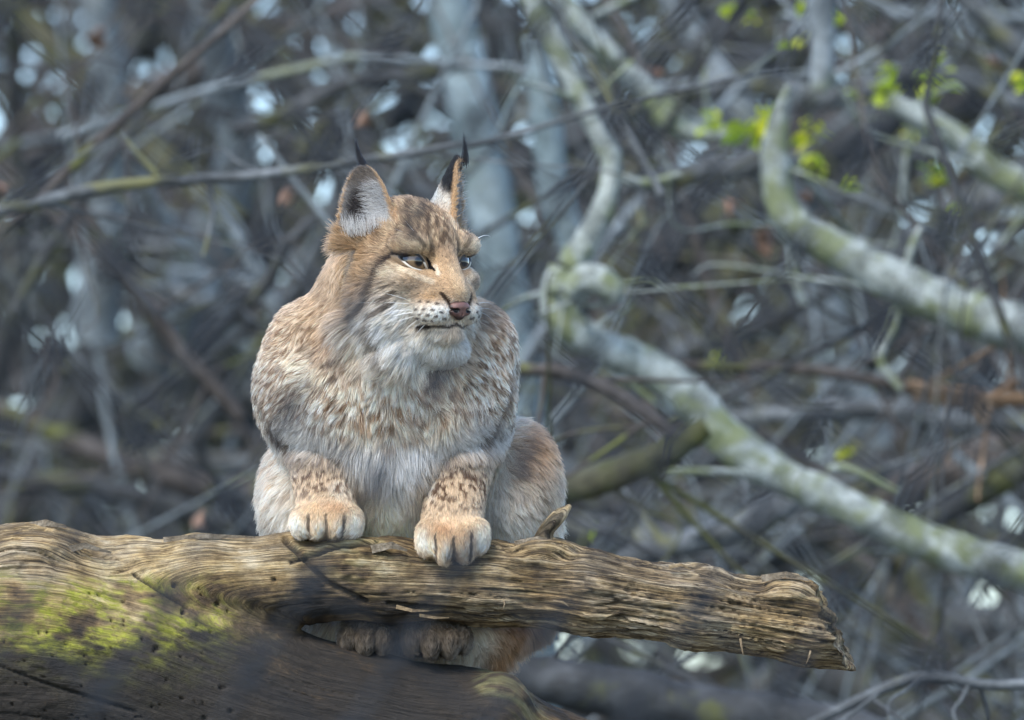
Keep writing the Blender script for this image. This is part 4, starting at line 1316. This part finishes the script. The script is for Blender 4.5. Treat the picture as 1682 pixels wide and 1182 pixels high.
branch('birch_limb', 'stout pale mossy limb curving down from the knotted bend to the lower edge', 'branch',
       [(925, 440, 21.8), (912, 480, 25.2), (925, 525, 29.4), (975, 562, 29.4), (1060, 600, 31.1), (1130, 650, 32.8), (1185, 715, 33.6), (1250, 765, 32.8), (1330, 803, 29.4),
        (1430, 850, 31.1), (1550, 900, 32.8), (1700, 945, 33.6), (1800, 980, 35.3)], 3.2, M_PALE,
       twigs=[[(1010, 585, 9), (1040, 630, 7), (1075, 660, 5)], [(1360, 770, 8), (1400, 770, 7), (1480, 810, 5)], [(1180, 700, 10), (1120, 730, 12), (1075, 745, 10)]], sides=28)
branch('bent_branch', 'thin pale branch snaking down into the knotted bend of the stout limb', 'branch',
       [(860, -20, 17.6), (905, 60, 19.4), (940, 130, 17.6), (970, 195, 17.6), (1003, 260, 18.5), (998, 320, 17.6), (972, 380, 21.1), (935, 440, 23.8)], 3.2, M_PALE,
       twigs=[[(955, 160, 7), (985, 150, 5), (1040, 100, 4)], [(1000, 285, 9), (1060, 300, 8), (1120, 285, 6)]], shoots=1)
branch('curled_stub', 'pale curled branch stub beside the knotted bend of the stout limb', 'branch',
       [(930, 478, 22), (962, 458, 25), (992, 464, 25), (1008, 484, 20), (1010, 500, 12)], 3.1, M_PALE)
branch('straight_branch', 'pale straight branch behind the thin snaking one, meeting it at the bend', 'branch',
       [(880, 60, 20), (892, 150, 24), (900, 230, 27), (910, 310, 27), (930, 370, 25), (950, 420, 22)], 4.8, M_SLIM, shoots=1)
branch('slim_trunk', 'slim blue-grey trunk standing right behind the lynx\'s far ear', 'tree',
       [(725, -60, 34), (750, 60, 36), (775, 180, 38), (800, 310, 38), (822, 430, 36), (845, 560, 36), (860, 700, 38), (880, 1300, 44), (900, 2900, 60)], 6.0, M_SLIM)
branch('mossy_fork', 'pale limb with a mossy upright fork under the yellow-green leaf tufts', 'branch',
       [(1292, 140, 7), (1280, 190, 16), (1272, 250, 22), (1282, 330, 27), (1310, 375, 30), (1380, 415, 33), (1480, 468, 37), (1580, 512, 38), (1700, 545, 42), (1800, 565, 44)], 3.6, M_PALE,
       twigs=[[(1480, 480, 9), (1465, 540, 9), (1445, 590, 8), (1480, 640, 6)], [(1300, 390, 10), (1305, 450, 9), (1320, 500, 7)], [(1490, 440, 8), (1500, 400, 7), (1515, 370, 5)]], sides=24)
branch('slanting_branch', 'pale grey branch slanting down to the mossy elbow at top centre right', 'branch',
       [(900, -30, 14), (955, 40, 17), (1010, 100, 19), (1070, 160, 21), (1115, 208, 22), (1180, 220, 18), (1230, 222, 14)], 4.2, M_PALE)
branch('white_stem', 'short bright pale upright stem at the top edge among leaf tufts', 'branch',
       [(1352, -40, 22), (1350, 40, 21), (1352, 100, 19), (1345, 150, 15)], 4.0, M_BLUE)
branch('corner_branch', 'pale branch running off the right edge below the upper leaf tufts', 'branch',
       [(1460, 165, 16), (1520, 195, 21), (1580, 235, 23), (1640, 285, 27), (1710, 310, 30), (1800, 330, 30)], 4.0, M_PALE)
branch('corner_limb', 'grey limb crossing the top right corner of the picture', 'branch',
       [(1560, -40, 18), (1620, 30, 20), (1682, 85, 22), (1780, 160, 24)], 4.6, M_GREY)
branch('shaded_bough', 'grey bough with a dark underside between the snaking branch and the mossy fork', 'branch',
       [(985, 320, 14), (1060, 298, 18), (1140, 285, 20), (1225, 270, 22), (1290, 240, 20)], 4.4, M_GREY)
branch('upper_bough', 'blurred grey bough at the top running right behind the leaf tufts', 'branch',
       [(1010, 190, 14), (1120, 150, 18), (1250, 140, 20), (1330, 160, 20), (1420, 150, 16), (1530, 120, 16), (1700, 180, 14)], 6.0, M_GREY)
branch('long_branch', 'long thin pale branch running level behind the lynx\'s ears at left', 'branch',
       [(-60, 362, 9.4), (60, 332, 10.1), (160, 310, 10.8), (270, 297, 9.4), (400, 290, 8.6), (540, 272, 7.9), (690, 248, 6.5), (830, 225, 5.0), (1000, 175, 4.3), (1240, 120, 3.6)], 2.6, M_GREY,
       twigs=[[(270, 300, 6), (225, 250, 5), (200, 215, 4)], [(340, 296, 6), (350, 350, 5), (335, 420, 4)]])
branch('fallen_pole', 'dark mossy pole low behind the lynx\'s haunch', 'branch',
       [(880, 815, 24), (960, 795, 26), (1040, 768, 26), (1110, 735, 22), (1160, 700, 18)], 2.8, M_MOSSY)
branch('cut_limb', 'blurred grey limb lying under the stout limb, above the log\'s broken end', 'branch',
       [(1010, 925, 18), (1080, 905, 22), (1180, 878, 24), (1270, 838, 24), (1330, 800, 22)], 3.6, M_GREY)
branch('brown_twig', 'thin purplish twig slanting down from the lynx\'s shoulder to the stout limb', 'branch',
       [(850, 605, 11), (930, 612, 12), (1000, 640, 12), (1060, 680, 10), (1110, 715, 8)], 2.7, M_BROWN)
branch('corner_twig', 'bare arching twig in the lower right corner', 'branch',
       [(1330, 1190, 8), (1400, 1155, 9), (1480, 1120, 10), (1540, 1112, 10), (1620, 1125, 9), (1720, 1122, 9)], 1.6, M_GREY)
branch('low_log', 'dark blurred log along the bottom, below the pale log\'s free end', 'log',
       [(830, 1105, 40), (960, 1130, 42), (1120, 1160, 44), (1300, 1190, 46), (1500, 1240, 48)], 2.4, M_DARK)
branch('broken_branch', 'brown branch with a torn orange end near the right edge', 'branch',
       [(1120, 600, 8), (1240, 602, 9), (1350, 610, 10), (1460, 630, 11), (1540, 650, 11)], 4.0, M_BROWN)
branch('torn_branch', 'torn orange-brown split branch reaching the right edge', 'branch',
       [(1490, 630, 9), (1560, 645, 13), (1620, 655, 13), (1700, 655, 12), (1780, 650, 12)], 3.8, M_RUST,
       twigs=[[(1590, 655, 8), (1605, 680, 8), (1612, 695, 5)], [(1500, 650, 5), (1560, 660, 5), (1600, 668, 4)]])
branch('level_branch', 'weathered grey branch lying level across the right under the torn orange one', 'branch',
       [(1180, 690, 12), (1300, 680, 16), (1420, 672, 18), (1560, 690, 16), (1720, 700, 16)], 5.0, M_GREY)
branch('thick_bough', 'thick brown-grey bough rising to the right edge above the stout limb', 'branch',
       [(1420, 850, 20), (1500, 800, 32), (1590, 765, 36), (1690, 725, 38), (1800, 690, 40)], 5.4, M_BROWN)
branch('rising_bough', 'dark grey bough rising at the lower right behind the stout limb', 'branch',
       [(1440, 900, 18), (1520, 860, 20), (1600, 815, 22), (1700, 760, 24)], 4.4, M_DARK)
branch('left_bough', 'long brown-grey bough sagging behind the lynx at left', 'branch',
       [(-60, 655, 15.8), (40, 690, 17.3), (140, 735, 18.7), (250, 775, 20.2), (350, 800, 20.2), (440, 806, 20.2), (560, 800, 18.7)], 7.5, M_BROWN,
       twigs=[[(60, 690, 10), (90, 630, 9), (80, 560, 7)], [(250, 770, 9), (310, 720, 8), (400, 705, 6)]])
branch('dark_bough', 'dark bough slanting across the lower left under the sagging one', 'branch',
       [(-40, 770, 18.2), (60, 790, 18.2), (160, 800, 16.8), (300, 835, 15.4), (430, 880, 14.0)], 7.0, M_DARK)
branch('dark_sapling', 'dark thin stem slanting up through the upper left corner', 'branch',
       [(20, 520, 9.0), (60, 440, 8.2), (120, 350, 8.2), (180, 262, 8.2), (250, 160, 7.5), (320, 70, 6.8), (400, -30, 6.0)], 4.5, M_DARK,
       twigs=[[(195, 240, 5), (240, 275, 5), (290, 290, 4)], [(120, 350, 6), (180, 420, 6), (260, 520, 7)]])
branch('brown_sapling', 'brown thin stem slanting beside the dark one at upper left', 'branch',
       [(-20, 395, 7), (70, 320, 8), (170, 225, 9), (270, 135, 8), (400, 20, 7), (450, -30, 7)], 3.4, M_BROWN)
branch('leaning_stem', 'brown-grey stem leaning down to the right in the middle left', 'branch',
       [(130, 330, 11), (180, 420, 12), (240, 500, 13), (310, 590, 13), (400, 690, 12)], 4.6, M_BROWN)
branch('arched_stem', 'dark stem arching from the upper left toward the near ear', 'branch',
       [(380, 215, 12), (450, 195, 14), (540, 150, 14), (600, 130, 14), (690, 120, 12), (780, 100, 10)], 5.5, M_DARK)
branch('shoulder_stem', 'dark curved stem just behind the lynx\'s near shoulder', 'branch',
       [(330, 560, 12), (390, 510, 14), (440, 460, 14), (470, 400, 12), (520, 360, 10)], 4.8, M_DARK)
branch('pale_switch', 'slim pale switch leaning left of the lynx\'s neck', 'branch',
       [(360, 330, 10), (400, 400, 12), (430, 460, 13), (455, 520, 14), (480, 640, 14)], 6.5, M_BLUE)

# spring leaf tufts ----------------------------------------------------------------
def leaf_material():
    m, nt, b = newmat('young_leaf')
    oi = nn(nt, 'ShaderNodeObjectInfo').outputs['Random']
    c = ramp(nt, oi, [(0.0, (0.26, 0.40, 0.02)), (0.5, (0.48, 0.58, 0.03)), (1.0, (0.62, 0.62, 0.05))])
    nt.links.new(c, b.inputs['Base Color'])
    b.inputs['Roughness'].default_value = 0.5
    tr = nn(nt, 'ShaderNodeBsdfTranslucent'); nt.links.new(c, tr.inputs['Color'])
    mx = nn(nt, 'ShaderNodeMixShader'); mx.inputs[0].default_value = 0.45
    nt.links.new(b.outputs[0], mx.inputs[1]); nt.links.new(tr.outputs[0], mx.inputs[2])
    nt.links.new(mx.outputs[0], nt.nodes['Material Output'].inputs['Surface'])
    return m
M_LEAF = leaf_material()
def leaf_mesh():
    me = bpy.data.meshes.new('leaf')
    vs, fs = [], []
    n = 6
    for i in range(n + 1):
        t = i / n; w = 0.32 * math.sin(math.pi * min(1, t * 1.02 + 0.02)) ** 0.8 * (1 - 0.25 * t)
        z = 0.12 * math.sin(t * 2.4)
        vs += [(-w, t, z + w * 0.35), (0, t, z), (w, t, z + w * 0.35)]
    for i in range(n):
        a = 3 * i
        fs += [(a, a + 1, a + 4, a + 3), (a + 1, a + 2, a + 5, a + 4)]
    me.from_pydata(vs, [], fs); me.materials.append(M_LEAF)
    me.polygons.foreach_set('use_smooth', [True] * len(fs))
    return me
LEAF = leaf_mesh()
def leaf_tuft(px, py, size, n, label, y, seed):
    r = random.Random(seed)
    p = tilt(spot(px, py, y))
    size *= 1.3; n = int(n * 1.3)
    root = empty('leaf_tuft', p)
    tag(root, label, 'leaves', 'spring leaf tufts')
    k = size / SC * (DIST + y) / DIST
    # short twig that carries the leaves
    path = smooth_path(np.array([[0, 0, -1.0], [0.1, 0.05, -0.4], [0.0, 0, 0.15]]) * k, 8)
    V, Fq = tube_mesh(path, np.linspace(0.06, 0.03, 8) * k, 6, 0)
    mesh_from('twig', V + p, Fq, M_BROWN, root)
    for i in range(n):
        o = bpy.data.objects.new('leaf', LEAF)
        link(o, root)
        o.location = (r.uniform(-.5, .5) * k, r.uniform(-.4, .4) * k, r.uniform(-.45, .5) * k)
        o.rotation_euler = (r.uniform(-1.4, 0.9), r.uniform(-1.0, 1.0), r.uniform(0, 6.28))
        s = k * r.uniform(0.65, 1.05)
        o.scale = (s, s, s)
for i, t in enumerate([
    (1278, 178, 20, 9, 'yellow-green leaf tuft at the tip of the mossy upright fork'),
    (1246, 215, 34, 14, 'large yellow-green leaf tuft just left of the mossy fork'),
    (1335, 220, 26, 10, 'green leaf tuft right of the mossy fork, upper of two'),
    (1337, 268, 24, 8, 'yellow-green leaf tuft right of the mossy fork, lower of two'),
    (1172, 206, 22, 7, 'bright green leaf tuft on the elbow of the slanting branch'),
    (1378, 33, 20, 7, 'yellow-green leaf tuft beside the bright upright stem at the top edge'),
    (1330, 8, 20, 6, 'green leaf tuft left of the bright upright stem, cut by the top edge'),
    (1310, 66, 18, 4, 'dim green leaf tuft left of the bright upright stem, below the top one'),
    (1452, 150, 30, 10, 'wide green leaf tuft above the pale branch at upper right'),
    (1408, 160, 16, 5, 'narrow yellow-green leaf tuft left of the wide one at upper right'),
    (1468, 112, 20, 5, 'green leaf tuft above the wide one at upper right'),
    (1530, 140, 30, 8, 'loose green leaf tuft right of the wide one at upper right'),
    (1496, 218, 20, 6, 'pale green leaf tuft below the pale branch at upper right'),
    (1536, 292, 24, 7, 'bright green leaf tuft hanging alone on the right'),
    (1582, 338, 18, 5, 'small green leaf tuft lowest of those on the right'),
    (1398, 302, 16, 5, 'dim yellow-green leaf tuft below right of the mossy fork'),
    (1535, 92, 16, 5, 'small yellow-green leaf tuft below the top right limb'),
    (1670, 135, 20, 6, 'yellow-green leaf tuft cut by the right edge'),
    (1190, 22, 18, 4, 'dim green leaf tuft at the top edge, left one of a pair'),
    (1232, 32, 18, 4, 'dim green leaf tuft at the top edge, right one of a pair'),
    (1395, 740, 16, 5, 'single green leaf tuft above the stout limb\'s lower stretch'),
    (982, 868, 14, 4, 'tiny green leaf tuft low beside the log\'s broken stub'),
    (1185, 588, 12, 4, 'tiny green leaf tuft above the stout limb\'s middle'),
    (1432, 632, 12, 4, 'tiny green leaf tuft on the brown branch with the torn end')]):
    leaf_tuft(*t[:3], t[3], t[4], 4.4 if i % 3 else 4.9, 50 + i)

# dead leaves caught in the tangle
def rust_leaf(px, py, size, label, y, seed, col):
    r = random.Random(seed)
    m = bpy.data.materials.get('dead_leaf')
    if m is None: m = mat_bark('dead_leaf', ((0.14, 0.08, 0.05), (0.26, 0.15, 0.10), (0.34, 0.22, 0.16)), 0, 3)
    k = size / SC * (DIST + y) / DIST
    p = tilt(spot(px, py, y))
    vs, fs = [], []
    n = 8
    for i in range(n + 1):
        t = i / n; w = 0.34 * math.sin(math.pi * (0.03 + 0.94 * t)) ** 0.7 * (1 + 0.15 * math.sin(9 * t))
        z = 0.3 * math.sin(t * 3.0)
        for a, dz in ((-1, .2), (-.5, .05), (0, 0), (.5, .08), (1, .28)): vs.append((a * w, t - .5, z + dz * (0.6 + t) * 0.8))
    for i in range(n):
        for j in range(4):
            a = 5 * i + j; fs.append((a, a + 1, a + 6, a + 5))
    M = (Matrix.Rotation(r.uniform(0, 6.28), 3, 'Y') @ Matrix.Rotation(r.uniform(-1.2, -.3), 3, 'X'))
    V = np.array([M @ Vector(v) for v in vs]) * 2 * k + p
    o = mesh_from('dead_leaf', V, fs, m)
    sm = o.modifiers.new('thickness', 'SOLIDIFY'); sm.thickness = 0.0015
    tag(o, label, 'leaf', 'dead leaves caught in the branches')
for i, (px, py, s, lab) in enumerate([
    (165, 70, 26, 'rusty dead leaf in the branches at the upper left corner'), (590, 200, 22, 'pinkish dead leaf above the lynx\'s near ear'),
    (1260, 400, 26, 'orange dead leaf under the mossy fork\'s foot'), (1330, 330, 22, 'orange dead leaf right of the mossy fork'),
    (12, 305, 20, 'orange dead leaf at the left edge above the long thin branch'), (1195, 330, 26, 'brown dead leaf below the shaded bough'),
    (1080, 118, 12, 'pink dead leaf on the slanting branch'), (1640, 95, 20, 'pinkish dead leaf near the right edge at top'),
    (470, 325, 18, 'brown dead leaf under the long thin branch'), (330, 850, 18, 'reddish dead leaf low at left just above the log')]):
    rust_leaf(px, py, s, lab, 5.0, 20 + i, None)

# the masses nobody could count: brushwood behind, woodland further off ------------------
def brush(name, label, n, y0, y1, xr, pyr, rr, mats, seed, bend=0.25, lens=(0.5, 1.6), tilt_bias=0.5, sides=6, seg=7):
    r = np.random.default_rng(seed)
    allV, allF, mi, off = [], [], [], 0
    for i in range(n):
        y = r.uniform(y0, y1)
        cx = r.uniform(*xr)
        if cx < 640 and y >= 9 and r.random() < 0.22: continue
        if cx < 640 and y < 9: y = y * 1.8          # the near brush thins out behind the lynx's shoulder
        c = spot(cx, r.uniform(*pyr), y)
        k = (DIST + y) / DIST
        a = r.uniform(0, math.pi) if r.random() > tilt_bias else (math.radians(r.choice([35, 55, 120, 140])) + r.normal(0, 0.25))
        d = np.array([math.cos(a), r.normal(0, 0.25), math.sin(a)])
        L = r.uniform(*lens) * k
        t = np.linspace(-0.5, 0.5, seg)
        b = np.array([r.normal(0, 1), r.normal(0, .5), r.normal(0, 1)]) * bend * L
        b2 = np.array([r.normal(0, 1), r.normal(0, .5), r.normal(0, 1)]) * bend * L * 0.5
        path = c + t[:, None] * d * L + (t ** 2)[:, None] * b + (np.sin(t * 9))[:, None] * b2 * 0.25
        R = r.uniform(rr[0], rr[1]) ** 1.0
        if r.random() < 0.75: R = rr[0] + (R - rr[0]) * 0.35
        rad = (R * (1.15 - 0.8 * (t + 0.5))) / SC * k
        V, Fq = tube_mesh(path, rad, sides, 0)
        allV.append(V); allF.append(Fq + off); off += len(V)
        mi += [int(r.integers(len(mats)))] * len(Fq)
    V = np.concatenate(allV); Fq = np.concatenate(allF)
    o = mesh_from(name, tilt(V), Fq, mats[0])
    for m in mats[1:]: o.data.materials.append(m)
    o.data.polygons.foreach_set('material_index', np.array(mi, dtype=np.int32))
    tag(o, label, 'brushwood', kind='stuff')
    return o
FULL = (-350, 2050)
brush('brushwood', 'tangle of bare grey twigs behind the lynx', 330, 3.4, 8.5, FULL, (-250, 1450), (2.2, 12), [M_GREY, M_BROWN, M_DARK, M_DARK, M_BLUE], 31)
brush('undergrowth', 'far mass of bare stems and twigs filling the wood', 560, 9.0, 26.0, (-500, 2200), (-400, 1600), (8, 48), [M_GREY, M_BROWN, M_DARK, M_BLUE, M_MOSSY, M_DARK, M_DARK], 32, lens=(0.6, 2.2))

# ground: one sheet that climbs into a wooded bank far behind
def build_ground():
    xs = np.concatenate([np.linspace(-300, -40, 14), np.linspace(-36, 36, 60), np.linspace(40, 300, 14)])
    ys = np.concatenate([np.linspace(-60, -8, 10), np.linspace(-6, 60, 90), np.linspace(65, 500, 20)])
    Xg, Yg = np.meshgrid(xs, ys)
    Z = 3.6 * sstep(14, 60, Yg) + 8 * sstep(50, 400, Yg)
    q = np.stack([Xg, Yg, 0 * Xg], -1)
    Z = Z + 1.15 * sstep(-4.5, -0.5, Yg)
    Z = Z + 0.25 * pn(q / 6) + 0.12 * pn(q / 1.7)
    V = np.stack([Xg, Yg, Z], -1).reshape(-1, 3)
    nx = len(xs); i = np.arange(len(ys) - 1)[:, None]; j = np.arange(nx - 1)[None, :]
    Fq = np.stack([i * nx + j, i * nx + j + 1, (i + 1) * nx + j + 1, (i + 1) * nx + j], -1).reshape(-1, 4)
    m, nt, b = newmat('leaf_litter')
    geo = nn(nt, 'ShaderNodeNewGeometry').outputs['Position']
    f = noise(nt, geo, 1.6, 6, 0.65)
    c = ramp(nt, f, [(0.3, (0.018, 0.019, 0.016)), (0.45, (0.045, 0.046, 0.038)), (0.55, (0.08, 0.084, 0.076)), (0.66, (0.16, 0.17, 0.17))])
    nt.links.new(c, b.inputs['Base Color']); b.inputs['Roughness'].default_value = 0.9
    nt.links.new(bump(nt, noise(nt, geo, 14, 4), 0.8, 0.05), b.inputs['Normal'])
    o = mesh_from('ground', V, Fq, m)
    tag(o, 'leaf-strewn woodland ground rising to a bank behind', 'ground', kind='structure')
build_ground()

# posts that hold the forked log and the tangle off the ground are out of view; the wire fence the camera looks through is not
def build_fence():
    y = -4.5
    k = (DIST + y) / DIST
    M_WIRE = mat_plain('coated_wire', (0.008, 0.012, 0.018), 0.6)
    A = np.array([142.0, 122.0]); B = np.array([-102.0, 156.0]); O = np.array([516.0, 950.0])
    def fp(i, j, dy=0.0):
        p = O + i * A + j * B
        return spot(p[0], p[1], y) + np.array([0, dy, 0])
    root = empty('wire_fence', tilt(spot(841, 591, y) + np.array([0, 0, -1.6])))
    tag(root, 'dark diagonal wire mesh fence blurred close to the camera', 'fence')
    rng_i, rng_j = range(-14, 15), range(-14, 13)
    def inside(p): return -900 < p[0] < 2580 and -700 < p[1] < 1900
    w = 0.0021
    for fam in (0, 1):
        for i in (rng_j if fam == 0 else rng_i):
            P = []
            for j in (rng_i if fam == 0 else rng_j):
                a, b = (j, i) if fam == 0 else (i, j)
                p = O + a * A + b * B
                if inside(p):
                    s = 1 if (a + b) % 2 == 0 else -1
                    P.append(fp(a, b, 0.0018 * s * (1 if fam == 0 else -1)))
            if len(P) < 3: continue
            path = smooth_path(np.array(P), 5 * len(P))
            V, Fq = tube_mesh(path, np.full(len(path), w), 6, 0)
            mesh_from('wire', tilt(V), Fq, M_WIRE, root)
    # twisted knots where the wires cross
    t = np.linspace(0, 1, 14)
    hx = np.stack([0.0054 * np.cos(t * 4 * math.pi), 0.0054 * np.sin(t * 4 * math.pi), (t - 0.5) * 0.040], 1)
    KV, KF = tube_mesh(hx, np.full(14, 0.0042), 6, 0)
    me = None
    for i in rng_i:
        for j in rng_j:
            p = O + i * A + j * B
            if -260 < p[0] < 1940 and -260 < p[1] < 1440:
                if me is None:
                    o = mesh_from('knot', KV + np.array(root.location), KF, M_WIRE, root); me = o.data
                else:
                    o = bpy.data.objects.new('knot', me); link(o, root)
                o.location = tilt(fp(i, j)) - np.array(root.location)
                o.rotation_euler = (0, 0.5, 0)
build_fence()
